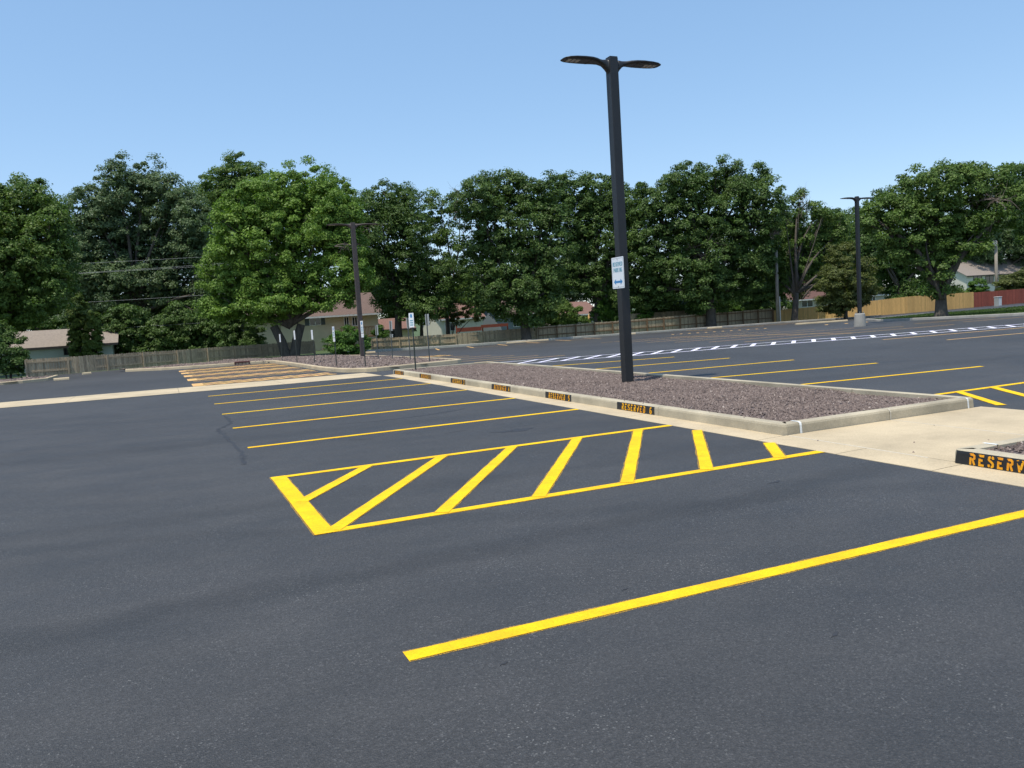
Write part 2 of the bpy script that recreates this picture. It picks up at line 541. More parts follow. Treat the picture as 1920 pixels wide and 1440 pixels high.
# accessible stalls with hatched aisles, left of the far gravel bed
for i, y in enumerate([28.75, 33.1, 37.1, 41.0, 44.4]):
    access_aisle(0.78 - i * .04, 5.55, y, y + 1.75, 0.85, 0.62, -0.9, 'old_yellow', 0.25, 0.34, 0.01)
for y in (32.2, 36.1, 40.1, 43.6, 47.2):
    line([(0.9, y), (5.5, y)], 'old_yellow')
# right of the far gravel bed
for i, (x, y) in enumerate([(13.2, 38.4), (13.4, 36.3), (13.77, 34.45), (14.02, 32.3), (14.25, 30.3), (14.5, 28.4)]):
    line([(10.8, y + .35), (x, y)], 'old_yellow')
access_aisle(10.8, 13.4, 38.6, 40.2, 0.8, 0.5, 10.0, 'old_yellow', 0.15)
# bays beyond the zebra path
for y in (26.7, 29.4, 32.4, 35.2, 38.0, 40.8):
    line([(21.9 + (y - 26) * .09, y), (33.0, y - 1.0)], 'old_yellow')
line([(27.4, 26.2), (27.9, 40.6)], 'old_yellow')
for y in (20.64, 18.14, 15.5, 12.9, 10.2):
    line([(22.96, y), (34.0, y - 1.1)], 'old_yellow')
for y in (24.5, 27.5, 30.3):
    line([(36.0, y), (41.5, y - .6)], 'old_yellow')
# bays along the far fence
for k in range(14):
    x = 17.0 + 2.5 * k
    if x < 32 or x > 39:
        line([(x, 51.8), (x + 1.6, 57.5)], 'old_yellow', 0.13)
for x in (19.4, 22.8, 26.3):
    line([(x, 52.3), (x + 2.6, 52.2)], 'old_yellow', 0.13)
for k in range(12):
    x, y = 32.4 + .49 * k, 46.9 - .29 * k
    line([(x, y), (x + .55, y + .75)], 'old_yellow', 0.17, "hatch_stripe")
line([(31.8, 46.9), (37.8, 43.4)], 'old_yellow', 0.07)
for k in range(7):
    x, y = 40.5 + 1.15 * k, 40.9 - .6 * k
    line([(x, y), (x + .8, y + .9)], 'old_yellow', 0.2, "hatch_stripe")
# white zebra path
zx_lo = ([10.6, 15.1, 19.2, 24.0, 30.0, 37.0], [25.2, 23.87, 23.30, 22.03, 20.83, 19.6])
zx_up = ([10.6, 12.4, 16.87, 20.0, 25.2, 31.6, 38.5], [27.3, 26.92, 25.47, 24.85, 23.19, 21.91, 20.7])
zeb = empty("crosswalk", (0, 0, 0), 0, lot)
line(list(zip(*zx_lo)), 'white_paint', 0.14, "edge_line", zeb, 0.004, 0.005)
line(list(zip(*zx_up)), 'white_paint', 0.14, "edge_line", zeb, 0.004, 0.005)
x = 10.9
while x < 35.5:
    y0 = float(np.interp(x, *zx_lo)); xe = x + 1.55
    for _ in range(3):
        ye = float(np.interp(xe, *zx_up)); xe = x + (ye - y0) * 0.96
    line([(x, y0), (xe, float(np.interp(xe, *zx_up)))], 'white_paint', 0.15, "rung", zeb, 0.004, 0.008)
    x += 0.775 if x < 24 else 0.86
# sealed cracks and scuffs in the asphalt
def crack(pts, w, amp, name="crack_seal"):
    P = []
    for (x0, y0), (x1, y1) in zip(pts[:-1], pts[1:]):
        n = max(2, int(math.hypot(x1 - x0, y1 - y0) / .07))
        for i in range(n):
            P.append((x0 + (x1 - x0) * i / n + random.gauss(0, amp), y0 + (y1 - y0) * i / n + random.gauss(0, amp)))
    m = MB(); v = []
    for i, (x, y) in enumerate(P):
        a = P[max(0, i - 1)]; b = P[min(len(P) - 1, i + 1)]
        dx, dy = b[0] - a[0], b[1] - a[1]; L = math.hypot(dx, dy) + 1e-6
        h = w * random.uniform(.25, .7) * min(1, (i + .3) / 4, (len(P) - i) / 4)
        v += [(x - dy / L * h, y + dx / L * h, float(terr(x, y)) + .002), (x + dy / L * h, y - dx / L * h, float(terr(x, y)) + .002)]
    m.add(v, [(2 * i, 2 * i + 1, 2 * i + 3, 2 * i + 2) for i in range(len(P) - 1)])
    return m.build(name, MAT['crack'], lot)
MAT['crack'] = simple("fresh_crack_sealer", (0.028, 0.028, 0.031), 0.6, 0.2)
crack([(1.0, 17.3), (1.02, 15.6), (0.74, 14.9), (0.80, 13.0), (0.86, 11.7), (0.80, 10.5)], 0.05, 0.022)
crack([(2.55, 13.7), (3.3, 13.55), (4.0, 13.6), (4.55, 13.75), (5.1, 14.0)], 0.06, 0.012)
crack([(1.1, 16.3), (1.9, 16.25)], 0.05, 0.012)
crack([(2.35, 11.7), (2.75, 11.45)], 0.05, 0.012)
crack([(4.25, 10.75), (4.6, 10.6), (4.9, 10.75)], 0.22, 0.03)
crack([(3.6, 11.15), (4.1, 11.3)], 0.03, 0.01)
for (x, y, r) in ((2.39, 4.07, .035), (1.37, 3.5, .04), (2.91, 2.94, .05), (5.0, 5.75, .10)):
    crack([(x - r, y - .3 * r), (x, y), (x + r, y + .4 * r)], r * .7, r * .16, "oil_spot")

# ------------------------------------------------------------------ kerbs, gutter, walk
KPROF = [(0.0, -0.05), (0.008, 0.115), (0.016, 0.138), (0.036, 0.15), (0.150, 0.15), (0.158, 0.145), (0.158, -0.05)]
def offset_path(path, d):
    """path moved d to the left, mitred"""
    out = []
    for i, p in enumerate(path):
        a = Vector(path[max(0, i - 1)]); b = Vector(path[min(len(path) - 1, i + 1)]); p = Vector(p)
        d1 = (p - a); d2 = (b - p)
        if d1.length < 1e-6: d1 = d2
        if d2.length < 1e-6: d2 = d1
        d1 = d1.normalized(); d2 = d2.normalized()
        n1 = Vector((-d1.y, d1.x)); n2 = Vector((-d2.y, d2.x))
        n = (n1 + n2).normalized()
        out.append(p + n * (d / max(.35, n.dot(n1))))
    return out
def kerb_seg(path, parent, mat='kerb', name="kerb_segment", prof=KPROF):
    """one cast length; the face is on the right of the path, the back on its left"""
    rows = [offset_path(path, u) for u, _ in prof]
    m = MB(); n = len(path); k = len(prof)
    v = [(rows[j][i].x, rows[j][i].y, float(terr(*path[i])) + prof[j][1]) for i in range(n) for j in range(k)]
    f = [(i * k + j, i * k + j + 1, (i + 1) * k + j + 1, (i + 1) * k + j) for i in range(n - 1) for j in range(k - 1)]
    f += [tuple(range(k)), tuple((n - 1) * k + j for j in range(k - 1, -1, -1))]
    m.add(v, f)
    return m.build(name, mat, parent)
def split_path(path, lengths, gap=0.008):
    """cut a polyline into pieces of about the given length"""
    P = [Vector(p) for p in path]; cum = [0]
    for a, b in zip(P[:-1], P[1:]): cum.append(cum[-1] + (b - a).length)
    def at(s):
        for i in range(len(P) - 1):
            if s <= cum[i + 1] + 1e-9:
                return P[i].lerp(P[i + 1], (s - cum[i]) / (cum[i + 1] - cum[i]))
        return P[-1]
    cuts = [0]
    while cuts[-1] < cum[-1] - 0.05:
        cuts.append(min(cum[-1], cuts[-1] + lengths))
        if cum[-1] - cuts[-1] < lengths * .3: cuts[-1] = cum[-1]
    out = []
    for a, b in zip(cuts[:-1], cuts[1:]):
        q = [at(a + gap / 2)] + [P[i] for i in range(len(P)) if a + .02 < cum[i] < b - .02] + [at(b - gap / 2)]
        out.append([(p.x, p.y) for p in q])
    return out
def kerb_run(name, label, path, length=3.0, mat='kerb'):
    root = empty(name)
    tag(root, label, "kerb", kind="structure")
    for q in split_path(path, length):
        kerb_seg(q, root, mat)
    return root

KX0, KX1, KY0, KY1 = 6.76, 10.15, 7.57, 25.6
# island kerb, walked so that the outside is on the right
isl = empty("kerb"); tag(isl, "concrete kerb round the gravel island with the tall lamp", "kerb", kind="structure")
for q in split_path([(KX0, KY1 - .06), (KX0 + .0, KY0 + .05), (KX0 + .05, KY0), (7.02, KY0)], 3.055):
    kerb_seg(q, isl)
for q in ([(7.035, KY0), (8.52, KY0)], [(8.535, KY0), (9.97, KY0)], [(9.985, KY0), (KX1 - .06, KY0), (KX1, KY0 + .06), (KX1, 9.6)]):
    kerb_seg(q, isl)
for q in split_path([(KX1, 9.61), (KX1, KY1 - .06), (KX1 - .06, KY1)], 3.05):
    kerb_seg(q, isl)
kerb_seg([(KX1 - .07, KY1), (8.4, KY1)], isl)
kerb_seg([(8.39, KY1), (KX0 + .06, KY1), (KX0, KY1 - .055)], isl)
def sealed_joint(x, parent, mat='sealant', y=KY0, w=0.022):
    m = MB()
    p = [(-0.004, -0.0), (0.003, 0.116), (0.012, 0.142), (0.034, 0.1545), (0.155, 0.1545)]
    v = []
    for u, z in p:
        j = random.uniform(-.006, .006)
        v += [(x - w / 2 + j, y + u, z), (x + w / 2 + j, y + u, z)]
    m.add(v, [(2 * i, 2 * i + 1, 2 * i + 3, 2 * i + 2) for i in range(len(p) - 1)])
    return m.build("joint_sealant", mat, parent)
sealed_joint(7.0275, isl, w=0.035); sealed_joint(8.5275, isl, 'sealant_tan', w=.014); sealed_joint(9.9775, isl, w=0.03)
# second island at the right
isl2 = empty("kerb"); tag(isl2, "concrete kerb of the near gravel island at the right edge", "kerb", kind="structure")
for q in split_path([(KX1, 5.31), (7.2, 5.31)], 3.0):
    kerb_seg(q, isl2)
kerb_seg([(7.18, 5.31), (KX0 + .04, 5.31), (KX0, 5.27), (KX0, 3.7)], isl2)
for q in split_path([(KX0, 3.69), (KX0, -6)], 3.0):
    kerb_seg(q, isl2)
m = MB(); m.add([(7.17, 5.30, .1535), (7.21, 5.30, .1535), (7.21, 5.16, .1535), (7.17, 5.16, .1535)], [(3, 2, 1, 0)]); m.build("joint_sealant", 'sealant', isl2)
# gutter pan along both islands
gut = empty("gutter"); tag(gut, "pale concrete gutter pan in front of the kerbs", "gutter", kind="structure")
ys = [-6, -3.2, -.4, 2.4, 5.2, 6.35, 7.57, 10.6, 13.6, 16.6, 19.6, 22.6, 25.3]
for a, b in zip(ys[:-1], ys[1:]):
    m = MB()
    v = []
    for y in (a + .004, (a + b) / 2, b - .004):
        z = float(terr(6.6, y))
        for x, dz in ((6.36, -.05), (6.362, .005), (6.55, .010), (6.762 if not 5.3 < (a + b) / 2 < 7.57 else 6.80, .013), (6.80, -.05)):
            v.append((x + (random.uniform(-.006, .006) if x < 6.4 else 0), y, z + dz))
    f = [(r * 5 + c, (r + 1) * 5 + c, (r + 1) * 5 + c + 1, r * 5 + c + 1) for r in range(2) for c in range(4)]
    m.add(v, [q[::-1] for q in f]); m.build("gutter_slab", 'concrete', gut)
# flush walk between the islands
walk = empty("sidewalk"); tag(walk, "tan concrete walk between the two gravel islands", "sidewalk", kind="structure")
for x0, x1 in ((6.806, 8.52), (8.535, 10.22)):
    MB().box(x0, x1, 5.325, 7.562, -.08, .014).build("slab", 'concrete', walk)
MB().box(8.522, 8.533, 5.325, 7.562, -.06, .0155).build("joint_sealant", 'sealant_tan', walk)
MB().box(6.79, 6.805, 5.6, 7.52, -.06, .0165).build("joint_sealant", 'sealant_tan', walk)
# cross gutter at the end of the reserved row
cg = empty("valley_gutter"); tag(cg, "long pale concrete strip crossing the asphalt at the left", "gutter", kind="structure")
xs = [6.35, 3.3, .3, -2.7, -5.7, -8.7, -11.7, -14.7, -17.7, -20.7, -23.7]
for a, b in zip(xs[:-1], xs[1:]):
    m = MB(); v = []
    for x in (a - .004, b + .004):
        lo = 25.35 + max(0, 3 - x) * .10; hi = lo + 3.0 - max(0, x - 2) * .09
        for y, dz in ((lo, .006), (lo + 1.4, .010), (hi, .006)):
            v.append((x, y, float(terr(x, y)) + dz))
    m.add(v, [(0, 1, 4, 3)[::-1], (1, 2, 5, 4)[::-1]]); m.f = [q[::-1] for q in m.f]
    m.build("slab", 'concrete', cg)
# far bed kerb
BED = [(-9.0, 53.0), (-2.2, 52.6), (-.2, 49.9), (2.5, 48.7), (5.3, 48.3), (5.62, 47.9), (5.72, 42.0), (5.72, 38.0), (5.70, 32.8), (5.82, 30.6), (6.05, 29.3), (6.55, 28.40), (6.9, 28.28), (10.35, 29.35), (10.6, 29.6), (10.75, 40.0), (10.6, 47.0), (9.4, 51.0), (8.0, 53.5)]
kerb_run("kerb", "curved concrete kerb of the far gravel bed with the sign posts", BED[1:], 3.0, 'concrete')
LBED = [(-30, 44.5), (-12, 45.3), (-6.6, 46.6), (-5.6, 47.6), (-5.6, 52)]
kerb_run("kerb", "low concrete kerb at the left edge of the lot", LBED, 3.0, 'concrete')
kerb_run("kerb", "shaded kerb along the foot of the far wooden fence", [(11.5, 60.2), (14, 61.0), (20, 60.2), (30, 59.3), (42, 58.9), (53, 58.7), (57, 57.0), (60, 54.0)], 4.0, 'old_concrete')
kerb_run("kerb", "kerb at the near edge of the grass verge", [(57.5, 47.2), (46.5, 43.3), (43.4, 39.5), (42.3, 35.5), (42.5, 29.5), (46, 25), (60, 20)], 4.0, 'old_concrete')

# stencilled RESERVED panels on the kerb faces
GLYPH = {
 'R': [[(.09, 0), (.09, 1)], [(.09, .92), (.34, .92), (.48, .82), (.48, .60), (.34, .50), (.22, .50)], [(.32, .46), (.50, 0)]],
 'E': [[(.09, 0), (.09, 1)], [(.09, .91), (.52, .91)], [(.09, .52), (.40, .52)], [(.09, .09), (.52, .09)]],
 'S': [[(.50, .74), (.47, .88), (.36, .92)], [(.26, .92), (.12, .86), (.10, .68), (.22, .57), (.40, .45), (.49, .33), (.48, .15), (.37, .08), (.30, .08)], [(.20, .09), (.11, .14), (.09, .26)]],
 'V': [[(.06, 1), (.26, 0)], [(.54, 1), (.36, .22)]],
 'D': [[(.09, 0), (.09, 1)], [(.20, .92), (.34, .92), (.48, .80), (.48, .20), (.34, .08), (.20, .08)]],
 'P': [[(.09, 0), (.09, 1)], [(.09, .92), (.36, .92), (.50, .80), (.50, .58), (.36, .47), (.09, .47)]],
 'A': [[(.06, 0), (.28, 1)], [(.54, 0), (.32, 1)], [(.16, .30), (.44, .30)]],
 'K': [[(.09, 0), (.09, 1)], [(.52, 1), (.16, .48)], [(.24, .56), (.54, 0)]],
 'I': [[(.30, 0), (.30, 1)]],
 'N': [[(.09, 0), (.09, 1)], [(.09, .98), (.51, .02)], [(.51, 0), (.51, 1)]],
 'G': [[(.50, .76), (.44, .90), (.30, .93), (.14, .86), (.09, .70), (.09, .30), (.14, .13), (.30, .07), (.46, .13), (.50, .26), (.50, .46), (.32, .46)]],
 '1': [[(.16, .82), (.32, .94)], [(.32, 0), (.32, 1)]],
 '2': [[(.10, .74), (.14, .88), (.30, .93), (.46, .86), (.48, .66), (.12, .10)], [(.10, .08), (.52, .08)]],
 '3': [[(.10, .80), (.20, .92), (.36, .92), (.48, .82), (.46, .62), (.34, .52)], [(.34, .50), (.48, .40), (.49, .18), (.36, .08), (.20, .08), (.10, .20)]],
 '4': [[(.40, 0), (.40, 1)], [(.36, .96), (.08, .34)], [(.08, .30), (.54, .30)]],
 '5': [[(.50, .92), (.12, .92)], [(.12, .92), (.11, .56), (.34, .60), (.48, .48), (.48, .20), (.34, .08), (.10, .12)]],
 '6': [[(.46, .84), (.32, .93), (.16, .84), (.10, .60), (.10, .22), (.24, .08), (.38, .08), (.49, .22), (.48, .42), (.34, .52), (.16, .46)]],
 '7': [[(.08, .92), (.52, .92)], [(.50, .88), (.24, 0)]],
}
def ribbon(m, pts, w, to3):
    P = [Vector(p) for p in pts]
    L = offset_path(P, w / 2); R = offset_path(P, -w / 2)
    n = len(P)
    m.add([to3(p) for p in L] + [to3(p) for p in R], [(i, i + 1, n + i + 1, n + i) for i in range(n - 1)])
def letters(text, to3, h, adv, w, parent, mat, sx=1.0):
    """each character a flat painted shape; to3 maps (right, up) to space"""
    x = 0.0
    for ch in text:
        if ch != ' ':
            m = MB()
            for k, st in enumerate(GLYPH[ch]):
                ribbon(m, [(x + p[0] * h * sx, p[1] * h) for p in st], w * h, lambda q, k=k: to3(q.x, q.y, k))
            m.build("letter", mat, parent)
        x += adv
def reserved_panel(n, ya, yb, root, word_y):
    p = MB()
    xf = KX0
    z0, z1 = 0.016, 0.139
    face = lambda z: xf + (0.008 * z / .115 if z < .115 else .008 + .008 * (z - .115) / .023)
    zz = [z0, .06, .115, .137]
    t = float(terr(6.7, (ya + yb) / 2))
    v = []
    for z in zz:
        for y in (ya, yb):
            v.append((face(z) - .0035, y + random.uniform(-.006, .006), z + t))
    p.add(v, [(2 * i, 2 * i + 1, 2 * i + 3, 2 * i + 2) for i in range(3)])
    o = p.build("painted_panel", 'black', root)
    o["label"] = "black painted panel lettered RESERVED %s in yellow" % n
    letters("RESERVED %s" % n, lambda r, u, k: (face(u + .022) - .0055 - .0006 * k, word_y - r, u + .022 + t), 0.104, 0.0905, 0.20, o, 'stencil')
for n, ya, yb in ((1, 25.42, 24.3), (2, 22.60, 21.52), (3, 19.83, 18.74), (4, 16.99, 15.91), (5, 14.18, 13.09), (6, 11.46, 10.36)):
    reserved_panel(str(n), ya, yb, isl, ya - 0.155)
reserved_panel('7', 5.268, 4.08, isl2, 5.125)

# ------------------------------------------------------------------ gravel
OCT_F = np.array([(0, 2, 4), (2, 1, 4), (1, 3, 4), (3, 0, 4)])      # the upper half of a stone; the rest lies in the bed
def in_poly(P, poly):
    x, y = P[:, 0], P[:, 1]; c = np.zeros(len(P), bool); n = len(poly); j = n - 1
    for i in range(n):
        xi, yi = poly[i]; xj, yj = poly[j]
        c ^= ((yi > y) != (yj > y)) & (x < (xj - xi) * (y - yi) / (yj - yi + 1e-12) + xi)
        j = i
    return c
def gravel(poly, count, smin, smax, zfn, label, name="gravel_bed", bed_step=0.5):
    poly = [tuple(p) for p in poly]
    A = np.array(poly); lo = A.min(0); hi = A.max(0)
    P = RNG.uniform(lo, hi, (int(count * 2.2), 2)); P = P[in_poly(P, poly)][:count]
    n = len(P)
    s = RNG.uniform(smin, smax, n) * np.where(RNG.random(n) < .06, 1.5, 1.0)
    base = np.array([(1, 0, -.5), (-1, 0, -.5), (0, 1, -.5), (0, -1, -.5), (0, 0, 1)], float)
    V = base[None] * (s[:, None, None] * RNG.uniform(.65, 1.3, (n, 5, 1)))
    V[:, :, 2] *= RNG.uniform(.5, .9, (n, 1))
    V += RNG.normal(0, .12, V.shape) * s[:, None, None]
    a = RNG.uniform(0, 6.28, n); tx = RNG.normal(0, .3, n)
    c, sn = np.cos(tx), np.sin(tx)
    Y = V[:, :, 1] * c[:, None] - V[:, :, 2] * sn[:, None]; Z = V[:, :, 1] * sn[:, None] + V[:, :, 2] * c[:, None]
    c, sn = np.cos(a), np.sin(a)
    X = V[:, :, 0] * c[:, None] - Y * sn[:, None]; Y2 = V[:, :, 0] * sn[:, None] + Y * c[:, None]
    V = np.stack([X + P[:, None, 0], Y2 + P[:, None, 1], Z + (zfn(P[:, 0], P[:, 1]) + s * RNG.uniform(-.15, .45, n))[:, None]], -1)
    F = (OCT_F[None] + (np.arange(n) * 5)[:, None, None]).reshape(-1, 3)
    # soil under the stones
    xs = np.arange(lo[0], hi[0] + bed_step, bed_step); ys = np.arange(lo[1], hi[1] + bed_step, bed_step)
    o = np_mesh(name, V.reshape(-1, 3), F, MAT['gravel'])
    tag(o, label, "gravel", kind="stuff")
    pm = MB()
    sh = []
    for (x0, y0) in poly: sh.append((x0, y0, float(zfn(np.array([x0]), np.array([y0]))[0]) - .012))
    cx, cyy = A.mean(0)
    if bed_step < 2:
        X, Yg = np.meshgrid(xs, ys); nx, ny = len(xs), len(ys)
        Vg = np.stack([np.clip(X, lo[0], hi[0]), np.clip(Yg, lo[1], hi[1]), zfn(np.clip(X, lo[0], hi[0]), np.clip(Yg, lo[1], hi[1])) - .012], -1).reshape(-1, 3)
        I = np.arange(nx * ny).reshape(ny, nx)
        Fg = np.stack([I[:-1, :-1], I[:-1, 1:], I[1:, 1:], I[1:, :-1]], -1).reshape(-1, 4)
        ctr = Vg[Fg].mean(1)
        keep = in_poly(ctr, poly)
        b = np_mesh("soil_base", Vg, Fg[keep], MAT['gravel_bed'], o)
    return o
r = random.Random(3)
PH = RNG.uniform(0, 6.28, 8)
def lumps(x, y, a=.012):
    return a * (np.sin(1.7 * x + PH[0]) + np.sin(2.3 * y + PH[1]) + .7 * np.sin(3.9 * x + 2.7 * y + PH[2]) + .5 * np.sin(6.1 * y - 4.7 * x + PH[3]))
gravel([(KX0 + .15, KY0 + .15), (KX1 - .15, KY0 + .15), (KX1 - .15, KY1 - .15), (KX0 + .15, KY1 - .15)], 75000, .009, .021,
       lambda x, y: .105 + lumps(x, y) + terr(x, y) + .02 * np.sin(np.clip((x - 6.9) / 3.1, 0, 1) * np.pi), "mauve brown gravel filling the island under the tall lamp", bed_step=.31)
gravel([(KX0 + .15, -2.0), (KX1 - .15, -2.0), (KX1 - .15, 5.16), (KX0 + .15, 5.16)], 12000, .010, .024,
       lambda x, y: .105 + lumps(x, y), "mauve brown gravel in the near island at the right edge", bed_step=.31)
bed_in = [(p[0] + (.18 if p[0] < 7 else -.18), p[1] + (.16 if p[1] < 40 else -.05)) for p in BED[4:-2]] + [(8.6, 53.0), (5.5, 57.5), (-2.6, 54.6), (-1.9, 52.9), (0, 50.2), (2.5, 48.95)]
gravel(bed_in, 26000, .022, .048, lambda x, y: .11 + terr(x, y) + lumps(x, y, .02) + .16 * np.exp(-(((x - 8.2) / 1.3) ** 2 + ((y - 42) / 5.5) ** 2)),
       "mauve brown gravel of the far bed between the sign posts", bed_step=.4)
gravel([(-30, 44.8), (-12, 45.6), (-6.7, 46.9), (-5.8, 47.8), (-5.8, 52), (-30, 52)], 5000, .03, .06, lambda x, y: .10 + terr(x, y) + lumps(x, y, .02),
       "strip of gravel behind the kerb at the left edge", bed_step=.8)

gravel([(6.4, 5.4), (10.1, 5.4), (10.1, 7.5), (6.4, 7.5)], 9, .008, .016, lambda x, y: .018 + 0 * x, "few loose stones strayed onto the tan walk", "loose_stones", 9)
gravel([(KX0 + .03, 7.7), (KX0 + .14, 7.7), (KX0 + .14, 25), (KX0 + .03, 25)], 25, .008, .015, lambda x, y: .155 + terr(x, y), "few stray stones lying on the long kerb top", "loose_stones", 9)

# ------------------------------------------------------------------ lamps
def luminaire(parent, side, mat):
    """flat shoe-box blade on a curved neck, reaching along +x * side from the pole"""
    st = [  # x from pole face, half width, top z, bottom z
        (0.00, .060, .30, .02), (.06, .058, .30, .10), (.13, .060, .29, .17), (.21, .080, .29, .205), (.30, .125, .295, .225),
        (.42, .160, .298, .232), (.58, .175, .297, .236), (.78, .172, .290, .238), (.92, .150, .280, .240), (1.00, .110, .268, .242), (1.03, .070, .260, .246)]
    m = MB(); v = []
    K = 10
    for x, hw, zt, zb in st:
        zc, hz = (zt + zb) / 2, (zt - zb) / 2
        for k in range(K):
            t = 2 * math.pi * k / K
            cy, cz = math.cos(t), math.sin(t)
            cy = math.copysign(abs(cy) ** .6, cy); cz = math.copysign(abs(cz) ** .6, cz)
            v.append((side * x, hw * 1.18 * cy, zc + hz * cz))
    f = []
    for i in range(len(st) - 1):
        for k in range(K):
            q = (i * K + k, i * K + (k + 1) % K, (i + 1) * K + (k + 1) % K, (i + 1) * K + k)
            f.append(q if side < 0 else q[::-1])
    f += [tuple(range(K)), tuple((len(st) - 1) * K + k for k in range(K))]
    m.add(v, f)
    o = m.build("luminaire", mat, parent, smooth=True)
    for k in range(3):
        mm = MB()
        x = side * (.66 + .095 * k)
        mm.box(min(x, x + side * .07), max(x, x + side * .07), -.085, .085, .2335, .2415)
        mm.build("led_lens", 'led', o)
    MB().box(min(side * .44, side * .45), max(side * .44, side * .45), -.14, .14, .228, .236).build("lens_bar", 'dark_trim', o)
    return o

def lamp(loc, height, s, mat, label, base=None, group="parking lot lamps with twin heads", rz=0.0, lum=1.0):
    root = empty("street_lamp", loc, rz)
    tag(root, label, "street lamp", group)
    zb = 0.0
    if base:
        w0, w1, h = base
        m = MB(); v = []; K = 16
        for z, w in ((-.2, w0), (h - .05, w1 + .02), (h, w1 - .01)):
            for k in range(K):
                t = 2 * math.pi * k / K
                v.append((w * math.cos(t), w * math.sin(t), z))
        m.add(v, [(i * K + k, i * K + (k + 1) % K, (i + 1) * K + (k + 1) % K, (i + 1) * K + k) for i in range(2) for k in range(K)] + [tuple(2 * K + k for k in range(K))])
        m.build("concrete_base", 'old_concrete', root)
        zb = h
        MB().box(-s * .9, s * .9, -s * .9, s * .9, h + .001, h + .03).build("base_plate", mat, root)
        for a in (-1, 1):
            for b in (-1, 1):
                mm = MB(); mm.tube([(a * s * .75, b * s * .75, h + .031), (a * s * .75, b * s * .75, h + .09)], .016, 6)
                mm.build("anchor_bolt", 'sign_back', root)
    h2 = s / 2
    MB().box(-h2, h2, -h2, h2, zb - (.1 if not base else -.03), zb + height).build("pole", mat, root, bevel=0.012)
    MB().box(-h2 + .008, h2 - .008, -h2 + .008, h2 - .008, zb + height + .001, zb + height + .018).build("pole_cap", mat, root)
    for sd in (-1, 1):
        e = luminaire(root, sd, mat)
        e.location = (sd * h2, 0, zb + height - .34)
        e.scale = (lum, lum, 1)
    return root

lamp((8.82, 14.46, .10), 6.60, 0.19, 'pole', "tall dark square lamp with two heads on the near gravel island")
lamp((9.15, 40.2, -.08), 6.78, 0.21, 'pole_brown', "faded brown lamp pole standing in the far gravel bed", lum=1.15)
lamp((35.12, 33.07, float(terr(35.12, 33.07))), 6.30, 0.17, 'pole', "dark twin headed lamp on a grey concrete base at the right", base=(.33, .25, .72))

# ------------------------------------------------------------------ signs
def plate(m, w, h, y, t=.004, r=.02):
    """rounded upright plate in the xz plane facing -y, centre at origin"""
    P = []
    for cx, cz, a0 in ((w / 2 - r, h / 2 - r, 0), (-w / 2 + r, h / 2 - r, 90), (-w / 2 + r, -h / 2 + r, 180), (w / 2 - r, -h / 2 + r, 270)):
        for k in range(4):
            a = math.radians(a0 + k * 30)
            P.append((cx + r * math.cos(a), cz + r * math.sin(a)))
    n = len(P)
    m.add([(x, y - t / 2, z) for x, z in P] + [(x, y + t / 2, z) for x, z in P],
          [tuple(range(n))] + [tuple(range(2 * n - 1, n - 1, -1))] + [(i, n + i, n + (i + 1) % n, (i + 1) % n) for i in range(n)])
    return m

ps = empty("parking_sign", (8.82 - .095 - .008, 14.46, 2.395), math.radians(-90))
tag(ps, "white RESERVED PARKING sign with blue double arrow on the tall lamp", "sign")
plate(MB(), .47, .64, 0).build("plate", 'sign', ps)
fr = MB()
for a, b in (((-.215, .295), (.215, .295)), ((.215, .295), (.215, -.295)), ((.215, -.295), (-.215, -.295)), ((-.215, -.295), (-.215, .295))):
    ribbon(fr, [a, b], .006, lambda q: (q.x, -.0032, q.y))
fr.build("border", 'sign_back', ps)
lt = empty("lettering", parent=ps)
letters("RESERVED", lambda r, u, k: (-.186 + r, -.0036 - .0004 * k, .135 + u), .085, .0475, .19, lt, 'sign_teal', 0.82)
letters("PARKING", lambda r, u, k: (-.163 + r, -.0036 - .0004 * k, .015 + u), .085, .0475, .19, lt, 'sign_teal', 0.82)
ar = MB()
z0 = -.185
ar.add([(-.17, -.0036, z0), (-.09, -.0036, z0 + .062), (-.09, -.0036, z0 + .022), (.09, -.0036, z0 + .022), (.09, -.0036, z0 + .062), (.17, -.0036, z0),
        (.09, -.0036, z0 - .062), (.09, -.0036, z0 - .022), (-.09, -.0036, z0 - .022), (-.09, -.0036, z0 - .062)], [(0, 9, 8, 2, 1), (2, 8, 7, 3), (4, 3, 7, 6, 5)])
ar.f = [f[::-1] for f in ar.f]
ar.build("double_arrow", 'sign_blue', ps)
for z in (.275, -.275):
    mm = MB(); mm.tube([(0, -.002, z), (0, -.010, z)], .010, 8); mm.build("bolt", 'sign_back', ps)

